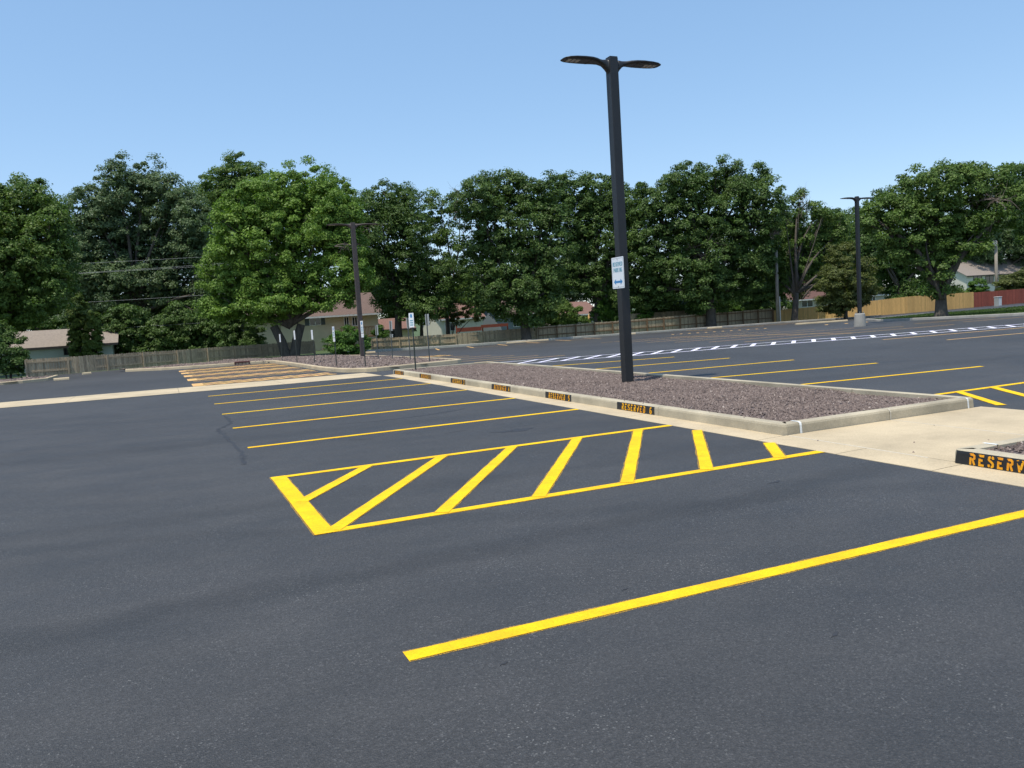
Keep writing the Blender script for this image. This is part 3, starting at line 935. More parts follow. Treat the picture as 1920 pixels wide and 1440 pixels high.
def sign_post(x, y, z, h, face, label, plates, post='post_green', w=.055, marks=True):
    """steel post with sign plates; face = compass angle the plates look at (0 = towards -y), plates = [(w, h, top below post top)]"""
    root = empty("sign_post", (x, y, z), face)
    tag(root, label, "sign", "sign posts in the gravel beds")
    m = MB()
    m.box(-w / 2, w / 2, -.003, .003, -.25, h); m.box(-w / 2, -w / 2 + .006, -.0, .022, -.25, h); m.box(w / 2 - .006, w / 2, .0, .022, -.25, h)
    m = MB(); m.add([(-w / 2, .024, -.25), (-w * .3, -.004, -.25), (w * .3, -.004, -.25), (w / 2, .024, -.25), (w * .3, .014, -.25), (-w * .3, .014, -.25)] +
                    [(-w / 2, .024, h), (-w * .3, -.004, h), (w * .3, -.004, h), (w / 2, .024, h), (w * .3, .014, h), (-w * .3, .014, h)],
                    [(i, (i + 1) % 6, 6 + (i + 1) % 6, 6 + i) for i in range(6)] + [(6, 7, 8, 9, 10, 11)])
    m.build("post", post, root)
    for pw, ph, top in plates:
        p = plate(MB(), pw, ph, -.012, .005).build("sign_plate", 'sign', root)
        p.location = (0, 0, h - top - ph / 2)
        bk = plate(MB(), pw - .006, ph - .006, -.0065, .004).build("plate_back", 'sign_back', p)
        if marks and ph > .3:
            mk = MB(); mk.tube([(0, -.0150, ph * .30), (0, -.0162, ph * .30)], pw * .22, 10); mk.build("symbol", 'sign_blue', p)
            for k in range(3):
                b = MB(); b.box(-pw * .32, pw * .32, -.0158, -.0148, -ph * (.02 + .15 * k) - ph * .05, -ph * (.02 + .15 * k) + ph * .03)
                b.build("text_bar", 'sign_teal', p)
    return root
NEG = math.radians(-85)     # plates that face the left stalls
POSD = math.radians(100)    # plates that face the right stalls, seen from behind
sign_post(7.36, 25.02, .09, 1.84, math.radians(-76), "white sign on a dark post at the near end of the island", [(.30, .46, 0)])
sign_post(7.00, 30.5, .06, 1.74, NEG, "sign post with two white plates in front of the brown lamp", [(.30, .46, 0), (.30, .15, .48)])
sign_post(6.54, 33.76, .03, 1.62, NEG, "sign post with pale plates before the green bush", [(.30, .46, 0), (.30, .15, .48)])
sign_post(6.55, 39.1, .0, 1.55, NEG, "thin sign post in front of the beige house's lower wall", [(.30, .46, 0)], marks=False)
sign_post(6.14, 41.9, -.03, 1.60, NEG, "sign post just right of the maple's trunk, with a pale plate", [(.30, .46, 0)], marks=False)
sign_post(6.18, 47.8, -.08, 1.48, NEG, "leftmost sign post, in front of the maple's trunk", [(.30, .46, 0)], marks=False)
sign_post(9.15, 37.0, -.0, 1.58, POSD, "grey sign post just right of the brown lamp, seen from behind", [(.30, .46, 0)], 'post_grey')
sign_post(9.81, 36.9, -.0, 1.74, POSD, "grey sign post before the porch with a small second plate, seen from behind", [(.30, .46, 0), (.30, .15, .62)], 'post_grey')
sign_post(9.78, 33.85, .02, 1.80, POSD, "grey sign post just left of the white sign, seen from behind", [(.30, .46, 0)], 'post_grey')
sign_post(9.62, 30.6, .05, 1.86, POSD, "rightmost grey sign post of the far bed, seen from behind", [(.30, .46, 0)], 'post_grey')

# ------------------------------------------------------------------ small fixtures of the lot
sd = empty("storm_drain", (4.05, 48.55, float(terr(4, 48.5))), math.radians(-6))
tag(sd, "rusty storm drain inlet set in the far kerb", "drain")
MAT['rust'] = simple("rusty_iron", (0.11, 0.045, 0.040), 0.8, 0.3, 8)
m = MB(); m.box(-.42, .42, -.12, .25, .12, .20); m.build("hood", 'rust', sd, bevel=.02)
for x0 in (-.42, .36):
    MB().box(x0, x0 + .06, -.10, .2, -.02, .119).build("cheek", 'rust', sd)
for x0 in (-.2, 0, .2):
    MB().box(x0 - .015, x0 + .015, -.09, -.06, -.01, .119).build("bar", 'rust', sd)
MB().box(-.355, .355, .1, .12, -.02, .118).build("slot_shade", 'black', sd)  # flat black sheet: the shade inside the inlet slot put into colour
MB().box(-.45, .45, -.5, -.125, -.004, .012).build("apron_grate", 'rust', sd)

def wheel_stop(x, y, rz, label, L=1.8):
    m = MB(); h = L / 2
    P = [(-.09, 0), (-.075, .09), (-.045, .125), (.045, .125), (.075, .09), (.09, 0)]
    m.add([(s * h, p, z) for s in (-1, 1) for p, z in P], [(i, (i + 1) % 6, 6 + (i + 1) % 6, 6 + i) for i in range(6)] + [tuple(range(6)), tuple(range(11, 5, -1))])
    o = m.build("wheel_stop", 'concrete', None, bevel=.01)
    o.location = (x, y, float(terr(x, y))); o.rotation_euler = (0, 0, rz)
    tag(o, label, "wheel stop", "concrete wheel stops")
wheel_stop(-4.9, 46.6, .05, "pale wheel stop at the end of the left kerb", .7)
wheel_stop(-4.3, 53.6, .4, "short pale concrete block below the left wooden fence", .45)
wheel_stop(26.2, 57.6, 0, "long pale wheel stop left of the broad shaded tree's trunk", 3.6)
wheel_stop(35.6, 57.8, 0, "wheel stop below the fence just left of the tall lamp", 1.2)
wheel_stop(44.4, 57.9, 0, "wheel stop left of the thick trunk at mid fence", 1.5)
wheel_stop(46.0, 47.0, -.15, "pale wheel stop left of the lamp's concrete base", 4.5)
wheel_stop(12.6, 55.5, -.1, "pale wheel stop in the shade behind the far gravel bed", 1.8)

# ------------------------------------------------------------------ fences
def fence(label, path, heights, bay, post_mat, pk_mat, rail_mat, front_posts=True, pitch=.150, gap=.012, rails=(.28, .80), rag=.02, cat="fence"):
    """picket fence along path; heights per path point"""
    P = [Vector(p) for p in path]; cum = [0]
    for a, b in zip(P[:-1], P[1:]): cum.append(cum[-1] + (b - a).length)
    Ls = cum[-1]
    def at(s):
        s = min(max(s, 0), Ls)
        i = max(k for k in range(len(P) - 1) if cum[k] <= s + 1e-9)
        t = (s - cum[i]) / (cum[i + 1] - cum[i])
        q = P[i].lerp(P[i + 1], t)
        return q.x, q.y, heights[i] + (heights[i + 1] - heights[i]) * t, (P[i + 1] - P[i]).normalized()
    root = empty("wooden_fence", (P[0].x, P[0].y, float(terr(P[0].x, P[0].y))))
    tag(root, label, cat, "wooden fences behind the lot")
    off = -Vector((root.location.x, root.location.y, root.location.z))
    n = max(1, round(Ls / bay))
    for i in range(n):
        s0, s1 = Ls * i / n, Ls * (i + 1) / n
        m = MB()
        s = s0
        while s < s1 - .02:
            w = min(pitch, s1 - s) - gap
            x, y, h, d = at(s + w / 2)
            nrm = Vector((d.y, -d.x, 0)); z = float(terr(x, y))
            d3 = Vector((d.x, d.y, 0))
            hh = h + random.uniform(-rag, rag)
            c = Vector((x, y, 0)) + off + nrm * random.uniform(-.004, .004)
            hw = w / 2; t = .009
            lean = random.uniform(-.008, .008)
            prof = [(-hw, .03), (hw, .03), (hw + lean, hh - .035), (hw * .45 + lean, hh), (-hw * .45 + lean, hh), (-hw + lean, hh - .035)]
            v = [c + d3 * u + Vector((0, 0, z + k)) + nrm * t for u, k in prof] + [c + d3 * u + Vector((0, 0, z + k)) - nrm * t for u, k in prof]
            m.add(v, [tuple(range(6)), tuple(range(11, 5, -1))] + [(j, 6 + j, 6 + (j + 1) % 6, (j + 1) % 6) for j in range(6)])
            s += pitch
        pk = m.build("pickets", pk_mat, root); pk["kind"] = "stuff"
        for fr in rails:
            x0, y0, h0, d = at(s0 + .001); x1, y1, h1, _ = at(s1 - .001)
            nrm = Vector((d.y, -d.x, 0)) * (.035 if front_posts else -.035)
            a = Vector((x0, y0, float(terr(x0, y0)) + h0 * fr)) + off + nrm; b = Vector((x1, y1, float(terr(x1, y1)) + h1 * fr)) + off + nrm
            mid = (a + b) / 2; ax = (b - a); L = ax.length; ax.normalize()
            up = Vector((0, 0, 1)); ay = up.cross(ax).normalized()
            MB().obox(mid, ax, ay, ax.cross(ay), L / 2 - .003, .02, .045).build("rail", rail_mat, root)
    for i in range(n + 1):
        x, y, h, d = at(Ls * i / n)
        nrm = Vector((d.y, -d.x, 0)) * (.105 if front_posts else -.105)
        c = Vector((x, y, float(terr(x, y)) + h * .46 - .05)) + off + nrm
        MB().obox(c, Vector((d.x, d.y, 0)), Vector((-d.y, d.x, 0)), Vector((0, 0, 1)), .05, .05, h * .46 + .10).build("post", post_mat, root)
    return root
fence("weathered grey picket fence at the left below the power lines", [(-7.9, 57.6), (-5.0, 58.0), (1.4, 60.5), (5.4, 63.0), (11.0, 65.5)], [1.12, 1.08, 1.0, 1.0, 1.05], 2.3, 'old_wood', 'old_wood', 'old_wood')
fence("dark shaded picket fence left of the broad tree's trunk", [(16.0, 66.6), (22.5, 63.2), (29.4, 62.6)], [.95, 1.0, 1.12], 2.4, 'old_wood', 'old_wood', 'old_wood')
fence("sunlit picket fence with brown rails behind the tall lamp", [(29.45, 62.6), (38, 62.4), (46, 62.6), (55.0, 62.6)], [1.14, 1.2, 1.34, 1.42], 1.83, 'rail_wood', 'old_wood', 'rail_wood', rails=(.34, .86))
fence("new orange cedar board fence at the right", [(55.3, 62.7), (59.5, 60.6), (62.0, 58.2), (66.0, 56.4), (74.0, 55.4)], [1.22, 1.35, 1.45, 1.62, 1.55], 2.4, 'cedar', 'cedar', 'cedar', front_posts=False, gap=.004, rag=.006)
fence("red stained board fence at the right edge", [(74.05, 55.4), (80, 55.0), (95, 54.4)], [1.50, 1.48, 1.5], 2.4, 'redwood', 'redwood', 'redwood', front_posts=False, gap=.004, rag=.006)
cap = spot_y(1660, 553, 57.6)
fence("grey inner picket fence seen over the sunlit fence", [(40.0, 66.0), (47.5, 66.0)], [1.75, 1.75], 2.4, 'old_wood', 'old_wood', 'old_wood', front_posts=False)

bx = empty("utility_cabinet", (74.6, 53.3, float(terr(74.6, 53.3))), .1)
tag(bx, "pale grey utility box in front of the red fence", "utility box")
MB().box(-.28, .28, -.22, .22, -.05, .88).build("housing", 'sign_back', bx, bevel=.02)
MB().box(-.31, .31, -.25, .25, .881, .93).build("lid", 'trim', bx, bevel=.01)
MB().box(-.23, .23, -.228, -.221, .06, .80).build("door", 'trim', bx)
hy = empty("fire_hydrant", (78.6, 53.2, float(terr(78.6, 53.2))))
tag(hy, "small dark reddish hydrant in front of the red fence", "hydrant")
m = MB(); m.tube([(0, 0, -.05), (0, 0, .05), (0, 0, .06), (0, 0, .55), (0, 0, .58), (0, 0, .66), (0, 0, .75)], [.16, .16, .11, .11, .14, .12, .03], 12); m.build("barrel", 'rust', hy, smooth=True)
for s in (-1, 1):
    mm = MB(); mm.tube([(s * .105, 0, .42), (s * .2, 0, .42)], .055, 8); mm.build("nozzle", 'rust', hy)

# ------------------------------------------------------------------ grass verge at the right
verge_poly = [(57.3, 47.0), (46.6, 43.1), (43.6, 39.3), (42.5, 35.4), (42.7, 29.6), (46.1, 25.2), (60, 20.2), (94, 20.2), (94, 45.5), (66, 45.2)]
m = MB()
m.add([(x, y, float(terr(x, y)) + .07) for x, y in verge_poly], [tuple(range(len(verge_poly)))])
vg = m.build("grass_verge", 'lawn'); tag(vg, "green grass verge under the tree at the right", "grass", kind="stuff")
def blades(poly, n, h, name, label):
    A = np.array(poly); P = RNG.uniform(A.min(0), A.max(0), (n * 2, 2)); P = P[in_poly(P, poly)][:n]
    n = len(P); a = RNG.uniform(0, 6.28, n); hh = RNG.uniform(.5, 1.2, n) * h; w = h * .35
    z = terr(P[:, 0], P[:, 1]) + .06
    d = np.stack([np.cos(a), np.sin(a)], -1) * w
    V = np.zeros((n, 3, 3)); V[:, 0, :2] = P - d; V[:, 1, :2] = P + d; V[:, 2, :2] = P + RNG.normal(0, h * .4, (n, 2))
    V[:, :2, 2] = z[:, None]; V[:, 2, 2] = z + hh
    o = np_mesh(name, V.reshape(-1, 3), np.arange(n * 3).reshape(-1, 3), MAT['blade'], vg, np.repeat(RNG.random(n), 3))
    o["kind"] = "stuff"
    return o
blades([p for p in verge_poly if p[0] < 90], 26000, .10, "grass_blades", "")

# ------------------------------------------------------------------ trees
def leaf_arrays(C, R, n, size, outdir, flat=.85, dirbias=.75, upb=.40, dome=True):
    """n leaves per clump; C (k,3) centres, R (k,) radii"""
    k = len(C)
    idx = np.repeat(np.arange(k), n)
    u = RNG.normal(0, 1, (len(idx), 3)); u /= np.linalg.norm(u, axis=1)[:, None]
    rad = RNG.random(len(idx)) ** .45
    off = u * rad[:, None] * R[idx][:, None]
    if dome:                                    # leafy caps: full on top, hollow below
        off[:, 2] = np.where(off[:, 2] < -.25 * R[idx], -off[:, 2] * .8, off[:, 2]) * flat
        off += outdir[idx] * (R[idx] * .15)[:, None]
    pos_ = C[idx] + off
    nrm = u * dirbias + outdir[idx] * .35 + np.array([0, 0, upb]) + RNG.normal(0, .38, u.shape)
    nrm /= np.linalg.norm(nrm, axis=1)[:, None]
    t = np.cross(nrm, RNG.normal(0, 1, u.shape)); t /= np.linalg.norm(t, axis=1)[:, None] + 1e-9
    b = np.cross(nrm, t)
    s = size * RNG.uniform(.65, 1.35, len(idx))
    L = t * (s * .62)[:, None]; W = b * (s * .42)[:, None]; H = nrm * (s * .14)[:, None]
    V = np.stack([pos_ - L * .7 + W * .95, pos_ + L * 1.05 + H, pos_ - L * .7 - W * .95], 1)
    return V, idx

def crown(lobes, leaf_mat, size, parent, clump_r, density, per, gaps=.0, name="crown", keep_out=None, thin=1.0, sparse=None):
    """lobes: list of (centre Vector, (rx, ry, rz)); many leaf clumps sit on their skins"""
    LC = np.array([tuple(c) for c, _ in lobes]); LR = np.array([r for _, r in lobes], float)
    CC, OO, RR = [], [], []
    for i in range(len(lobes)):
        rx, ry, rz = LR[i]
        area = 4 * math.pi * (((rx * ry) ** 1.6 + (rx * rz) ** 1.6 + (ry * rz) ** 1.6) / 3) ** (1 / 1.6)
        k = int(area * density * 1.7 / (clump_r ** 2))
        u = RNG.normal(0, 1, (k, 3)); u /= np.linalg.norm(u, axis=1)[:, None]
        f = 1.04 - .48 * RNG.random(k) ** 1.3
        f *= 1 + .10 * np.sin(u[:, 0] * 5 + i) * np.cos(u[:, 2] * 6 + 2 * i)
        p = LC[i] + u * LR[i] * f[:, None]
        # clumps lying deep inside a neighbouring lobe are not needed
        q = (p[:, None, :] - LC[None]) / LR[None]
        dd = np.linalg.norm(q, axis=2); dd[:, i] = 9
        ok = (dd.min(1) > .62)
        o = u / LR[i]; o /= np.linalg.norm(o, axis=1)[:, None]
        CC.append(p[ok]); OO.append(o[ok]); RR.append(clump_r * RNG.uniform(.45, 1.15, ok.sum()))
    C = np.concatenate(CC); O = np.concatenate(OO); Rr = np.concatenate(RR)
    if gaps:
        ok = RNG.random(len(C)) > gaps
        C, O, Rr = C[ok], O[ok], Rr[ok]
    V, idx = leaf_arrays(C, Rr, int(per * 6.0), size * .66, O)
    tint = np.clip(RNG.normal(.5, .22, len(C)), 0, 1)[idx]
    # inner leaves
    vol = []
    for i in range(len(lobes)):
        k = int(np.prod(LR[i]) * 4.2 * 1.6 * thin / (size * 4) ** 1)
        u = RNG.normal(0, 1, (k, 3)); u /= np.linalg.norm(u, axis=1)[:, None]
        vol.append(LC[i] + u * LR[i] * (RNG.random(k) ** .6 * .72)[:, None])
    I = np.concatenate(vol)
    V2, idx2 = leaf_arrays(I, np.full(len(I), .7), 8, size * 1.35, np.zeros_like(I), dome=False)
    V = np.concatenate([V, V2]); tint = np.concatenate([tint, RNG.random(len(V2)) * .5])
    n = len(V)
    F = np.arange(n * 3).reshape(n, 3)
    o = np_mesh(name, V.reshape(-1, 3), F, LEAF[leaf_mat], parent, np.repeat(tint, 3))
    o.location = -parent.location
    LEAFCOUNT[0] += n
    return o, C
LEAFCOUNT = [0]

def limb(m, a, b, r0, r1, bend=.12, n=6, sides=6):
    a, b = Vector(a), Vector(b); L = (b - a).length
    side = Vector((random.gauss(0, 1), random.gauss(0, 1), 0)).normalized() * L * bend
    pts, rr = [], []
    for i in range(n + 1):
        t = i / n
        pts.append(a.lerp(b, t) + side * math.sin(math.pi * t) * .6 + Vector((0, 0, L * bend * .5 * math.sin(math.pi * t))))
        rr.append(r0 + (r1 - r0) * t)
    m.tube(pts, rr, sides)

def twig_fan(parent, c, r, n, down=.0, name="dead_branch"):
    """a dying limb: one crooked axis that forks into side twigs"""
    m = MB(); c = Vector(c)
    def grow(p, d, L, rad, level):
        pts = [p]; q = p.copy(); dd = d.copy()
        for i in range(4):
            dd = (dd + Vector((random.gauss(0, .22), random.gauss(0, .22), random.gauss(0, .18) - down * .16))).normalized()
            q = q + dd * L / 4; pts.append(q.copy())
        m.tube(pts, [rad * (1 - .18 * i) for i in range(5)], 4, cap=False)
        if level:
            for i in range(1, 5):
                for _ in range(2 if level > 1 else 1):
                    e = (dd + Vector((random.gauss(0, .75), random.gauss(0, .75), random.gauss(0, .6)))).normalized()
                    grow(pts[i], e, L * random.uniform(.35, .65), rad * .5, level - 1)
    for k in range(max(2, n // 10)):
        d = Vector((random.uniform(-1, 1), random.uniform(-.6, .3), random.uniform(.1, .8) - down * 1.6)).normalized()
        grow(c - d * r * .6, d, r * 1.1, .035, 2)
    o = m.build(name, 'dead', parent); o.location = -parent.location
    o["kind"] = "stuff"
    return o

def tree(label, depth, base_px, lobes_px, leaf, r0=.28, size=.23, clump=.75, density=.34, per=24, group="trees along the far edge of the lot",
         fork=.4, base_y=None, gaps=0., dead=(), bare=(), name="broadleaf_tree", dscale=.8, thin=1.0, stems=1):
    """lobes_px: (px, py, rx, ry[, depth offset]) as the crown stands in view, at the tree's own distance"""
    k = depth / CAM_F
    b = spot(base_px, 600, depth); b.z = float(terr(b.x, b.y)) - .05
    root = empty(name, b); tag(root, label, "tree", group)
    lobes = []
    for L in lobes_px:
        px, py, rx, ry = L[:4]
        dd = L[4] if len(L) > 4 else random.uniform(-.45, .45) * rx * k
        c = spot(px, py, depth + dd)
        lobes.append((c, (rx * k, max(rx, ry) * k * dscale, ry * k)))
    o, C = crown(lobes, leaf, size, root, clump, density, per, gaps, thin=thin)
    m = MB()
    low = min(c.z - r[2] for c, r in lobes)
    top = max(c.z + r[2] for c, r in lobes)
    cx = sum((c for c, _ in lobes), Vector()) / len(lobes)
    hf = max(1.3, (top - b.z) * fork * .55)
    F = Vector((b.x + (cx.x - b.x) * .18, b.y + (cx.y - b.y) * .18, b.z + hf))
    for s in range(stems):
        j = Vector(((-.55, .42)[s % 2], (.1, -.1)[s % 2], 0)) if stems > 1 else Vector()
        m.tube([b + j * .5 + Vector((0, 0, -.1)), b + j * .5 + Vector((0, 0, .12)), b + j * .8 + Vector((0, 0, .5)), b.lerp(F, .5) + j + Vector((random.uniform(-.06, .06), 0, 0)), F + j * 2.0], [r0 * 1.45, r0 * 1.25, r0 * 1.03, r0 * .95, r0 * .82], 10)
    for c, r in lobes:
        e = c + Vector((0, 0, -r[2] * .1))
        limb(m, F + Vector((random.uniform(-.1, .1), random.uniform(-.1, .1), random.uniform(-.25, .1))), e, r0 * .55, r0 * .16)
        for _ in range(4):
            u = Vector((random.gauss(0, 1), random.gauss(0, 1), random.gauss(.35, .7))).normalized()
            limb(m, F.lerp(e, random.uniform(.55, 1)), c + Vector((u.x * r[0], u.y * r[1], u.z * r[2])) * .8, r0 * .16, .02, n=4, sides=5)
    for px, py, px2, py2, r in bare:
        limb(m, spot(px, py, depth - .5), spot(px2, py2, depth - .5), r, r * .3, n=5, sides=5)
    t = m.build("trunk", 'bark', root, smooth=True)
    t.location = -b
    for px, py, r, n, down in dead:
        twig_fan(root, spot(px, py, depth - 1.6), r * k, n, down)
    return root

tree("dark tree filling the left edge above the tan roof", 57, -30, [(15, 425, 105, 80), (-75, 500, 120, 140), (60, 520, 75, 90), (95, 430, 40, 62), (15, 590, 60, 40), (-60, 380, 70, 40), (50, 380, 60, 38)], 'green', .34, per=26)
tree("tall grey green tree with several tops behind the power lines", 80, 250, [(178, 398, 52, 62), (222, 352, 34, 52), (272, 352, 40, 52), (322, 378, 45, 58), (235, 450, 95, 70), (335, 460, 75, 75), (195, 535, 95, 60), (320, 545, 90, 60), (140, 470, 40, 75), (360, 430, 36, 60), (400, 540, 40, 80), (255, 605, 130, 42)], 'silver', .4, size=.26, clump=.85)
tree("dark rounded tree top behind the bright maple", 88, 440, [(448, 345, 50, 50), (410, 375, 45, 55), (480, 390, 60, 75), (430, 450, 60, 70), (640, 385, 40, 45), (600, 420, 60, 60)], 'green', .4, size=.27, clump=.9)
tree("big bright green maple with a forked trunk", 59.6, 540, [(560, 362, 78, 54), (500, 395, 75, 62), (620, 400, 55, 62), (450, 450, 62, 62), (550, 450, 95, 75), (640, 468, 52, 60), (425, 530, 48, 55), (490, 545, 70, 50), (590, 540, 70, 50), (655, 515, 48, 45), (530, 562, 66, 30), (420, 575, 42, 26), (480, 585, 55, 22), (645, 555, 30, 22)], 'maple', .36, per=30, size=.22, fork=.30, stems=2, dead=[(640, 455, 26, 16, .1)])
tree("dark dense tree behind the brown lamp", 69, 745, [(735, 385, 58, 46), (690, 410, 42, 52), (700, 470, 55, 60), (765, 440, 42, 62), (760, 520, 62, 55), (820, 530, 55, 55), (740, 565, 36, 26), (800, 580, 50, 24)], 'dark', .34, dead=[(708, 415, 40, 22, .0)])
tree("thin light crowned tree with sky showing through", 74, 838, [(825, 395, 38, 34), (815, 440, 30, 40), (845, 455, 22, 34), (850, 520, 30, 45)], 'green', .2, gaps=.25, thin=.35, bare=[(838, 560, 860, 400, .09), (842, 520, 872, 420, .06)], dead=[(868, 395, 42, 26, .0), (870, 440, 34, 18, .0)])
tree("broad dark tree with its trunk before the shaded fence", 66.8, 985, [(898, 378, 52, 44), (955, 366, 58, 42), (1015, 385, 52, 52), (905, 450, 52, 55), (970, 450, 72, 62), (1030, 460, 42, 60), (915, 540, 45, 50), (975, 540, 72, 58), (1020, 545, 30, 42), (1000, 590, 40, 20)], 'dark', .40, fork=.35, per=26, dead=[(873, 372, 34, 20, .1)])
tree("broad tree directly behind the tall lamp", 78, 1120, [(1065, 372, 52, 44), (1120, 372, 56, 44), (1168, 395, 48, 52), (1095, 440, 60, 55), (1160, 470, 56, 60), (1075, 510, 38, 45), (1130, 530, 60, 36), (1190, 540, 45, 45)], 'dark', .36, size=.25)
tree("tallest dark tree right of the lamp with a thick trunk at the fence", 75.4, 1333, [(1290, 352, 60, 44), (1345, 340, 40, 36), (1395, 350, 52, 44), (1228, 400, 50, 55), (1300, 420, 80, 60), (1385, 420, 70, 60), (1440, 390, 38, 46), (1225, 475, 52, 55), (1310, 500, 90, 55), (1400, 490, 62, 60), (1230, 545, 40, 36), (1330, 550, 70, 38), (1415, 550, 40, 36, 3)], 'dark', .46, size=.25, clump=.8, fork=.4, dead=[(1305, 470, 34, 34, .55), (1322, 452, 40, 26, .2)], per=26)
tree("half bare tree with dead twigs before the maroon roof", 76, 1490, [(1455, 470, 30, 48, 3), (1500, 500, 42, 42, 3), (1478, 540, 40, 30, 3), (1530, 470, 26, 30, 3), (1535, 397, 22, 24, 2), (1500, 440, 26, 26, 2), (1565, 440, 30, 40, 3), (1497, 378, 18, 18, 2), (1480, 420, 26, 34, 3), (1560, 490, 34, 40, 4), (1525, 440, 34, 40, 4), (1450, 520, 30, 40, 3), (1545, 530, 30, 26, 5)], 'green', .30, size=.23, gaps=.06, thin=.9, bare=[(1490, 560, 1472, 410, .08), (1497, 540, 1540, 410, .07), (1505, 560, 1545, 520, .10)], dead=[(1470, 400, 40, 26, -.2), (1508, 385, 34, 22, -.2), (1455, 430, 30, 16, .0)])
tree("bushy olive green conifer before the cedar fence", 71, 1586, [(1580, 490, 30, 34), (1572, 530, 44, 34), (1600, 545, 52, 34), (1575, 570, 44, 22), (1628, 500, 18, 14)], 'olive', .16, size=.20, clump=.55, fork=.2)
tree("large spreading tree on the grass verge at the right", 49.7, 1765, [(1765, 352, 80, 42), (1690, 385, 62, 44), (1845, 352, 70, 42), (1650, 415, 45, 42), (1725, 430, 72, 52), (1815, 425, 70, 46), (1750, 495, 58, 44), (1810, 455, 44, 30), (1690, 470, 40, 30), (1762, 540, 30, 22), (1890, 390, 45, 40)], 'green', .36, size=.20, clump=.62, density=.32, per=26, fork=.34, dead=[(1872, 372, 38, 34, .1)], bare=[(1765, 560, 1735, 450, .12), (1770, 560, 1825, 440, .12)])
tree("tree cut by the right edge above the house", 66, 1990, [(1925, 360, 62, 46), (1985, 400, 80, 70), (1935, 430, 36, 34), (2040, 480, 70, 60), (1905, 345, 40, 34)], 'green', .36)
# farther trees between the houses
BG = "farther trees behind the houses"
tree("far dark tree between the maroon and brown roofs", 96, 1690, [(1690, 520, 52, 50), (1650, 470, 50, 50), (1725, 560, 50, 30), (1615, 450, 36, 44), (1740, 470, 50, 60)], 'dark', .34, size=.30, clump=1.0, group=BG)
tree("far tree rising behind the cream house", 150, 1860, [(1840, 450, 70, 46), (1910, 440, 70, 60), (1790, 455, 50, 60), (1960, 450, 60, 60)], 'silver', .5, size=.42, clump=1.5, group=BG)
tree("far shaded tree left of the beige house", 98, 470, [(455, 560, 60, 70), (390, 600, 70, 50), (330, 590, 70, 50), (500, 520, 60, 70)], 'dark', .34, size=.32, clump=1.0, group=BG)
tree("far shaded tree behind the red roofed porch", 105, 790, [(760, 560, 70, 60), (850, 575, 50, 40), (900, 545, 60, 60), (700, 520, 60, 60)], 'dark', .34, size=.34, clump=1.0, group=BG)
tree("far tree above the red brown roof behind the lamp", 112, 1060, [(1050, 545, 44, 36), (1010, 520, 50, 60), (1100, 520, 70, 40), (1150, 560, 30, 50), (960, 560, 50, 40)], 'silver', .34, size=.34, clump=1.0, group=BG)
tree("far shaded tree behind the middle of the fence", 100, 1270, [(1220, 560, 60, 50), (1290, 570, 60, 40), (1360, 570, 60, 40), (1430, 560, 60, 50)], 'dark', .34, size=.32, clump=1.0, group=BG)
tree("far dark tree behind the half bare one", 118, 1500, [(1450, 500, 50, 60), (1520, 500, 50, 70), (1580, 480, 50, 70), (1470, 440, 40, 40), (1640, 500, 50, 50), (1555, 430, 40, 42), (1610, 440, 36, 50)], 'dark', .34, size=.36, clump=1.1, group=BG)
tree("far dark tree at the left behind the tan roof", 105, 90, [(60, 560, 90, 80), (-40, 580, 80, 90), (150, 590, 80, 70), (230, 600, 70, 60)], 'dark', .34, size=.34, clump=1.0, group=BG)

# ------------------------------------------------------------------ shrubs
def shrub(label, depth, base_px, lobes_px, leaf, size=.16, clump=.4, per=22, density=.4, name="shrub", group="shrubs and hedges", cat="shrub"):
    k = depth / CAM_F
    b = spot(base_px, 640, depth); b.z = float(terr(b.x, b.y)) - .03
    root = empty(name, b); tag(root, label, cat, group)
    lobes = [(spot(px, py, depth + random.uniform(-.3, .3) * rx * k), (rx * k, rx * k * .9, ry * k)) for px, py, rx, ry in lobes_px]
    crown(lobes, leaf, size, root, clump, density, per, name="foliage")
    m = MB()
    for c, r in lobes[:5]:
        limb(m, b + Vector((random.uniform(-.15, .15), random.uniform(-.1, .1), -.05)), c, .05, .015, n=4, sides=5)
    t = m.build("stem", 'bark', root); t.location = -b
    return root
shrub("taller of two columnar arborvitae behind the left fence", 64, 146, [(146, 578, 15, 22), (146, 610, 18, 40), (148, 650, 17, 34)], 'cedar', .17, .24, name="arborvitae")
shrub("shorter columnar arborvitae beside the taller one", 63.5, 175, [(175, 602, 11, 20), (174, 630, 14, 30), (174, 658, 15, 24)], 'cedar', .17, .24, name="arborvitae")
shrub("dark arborvitae clump left of the maple's trunk", 65, 460, [(432, 615, 17, 40), (455, 625, 17, 44), (480, 630, 17, 36), (430, 645, 16, 30), (470, 650, 24, 24)], 'dark', .18, .4, name="arborvitae")
shrub("dark tangled understorey behind the left fence", 70, 300, [(215, 640, 34, 44), (265, 645, 40, 40), (320, 640, 44, 44), (375, 640, 40, 44), (415, 630, 34, 44), (240, 610, 40, 36), (350, 605, 46, 36)], 'dark', .24, .55)
shrub("dark juniper bush at the lower left edge", 50, 10, [(10, 665, 36, 38), (-20, 640, 40, 40), (30, 685, 24, 20)], 'dark', .17, .4)
shrub("bright green bush behind the gravel bed", 54.5, 645, [(650, 632, 26, 16), (632, 645, 22, 16), (672, 645, 22, 20), (650, 655, 30, 14)], 'bush', .14, .32)
shrub("wide dark green shrub left of the red brown roof", 77, 1060, [(1050, 590, 38, 20), (1020, 605, 28, 12), (1085, 605, 22, 12), (1045, 575, 20, 12)], 'green', .19, .42)
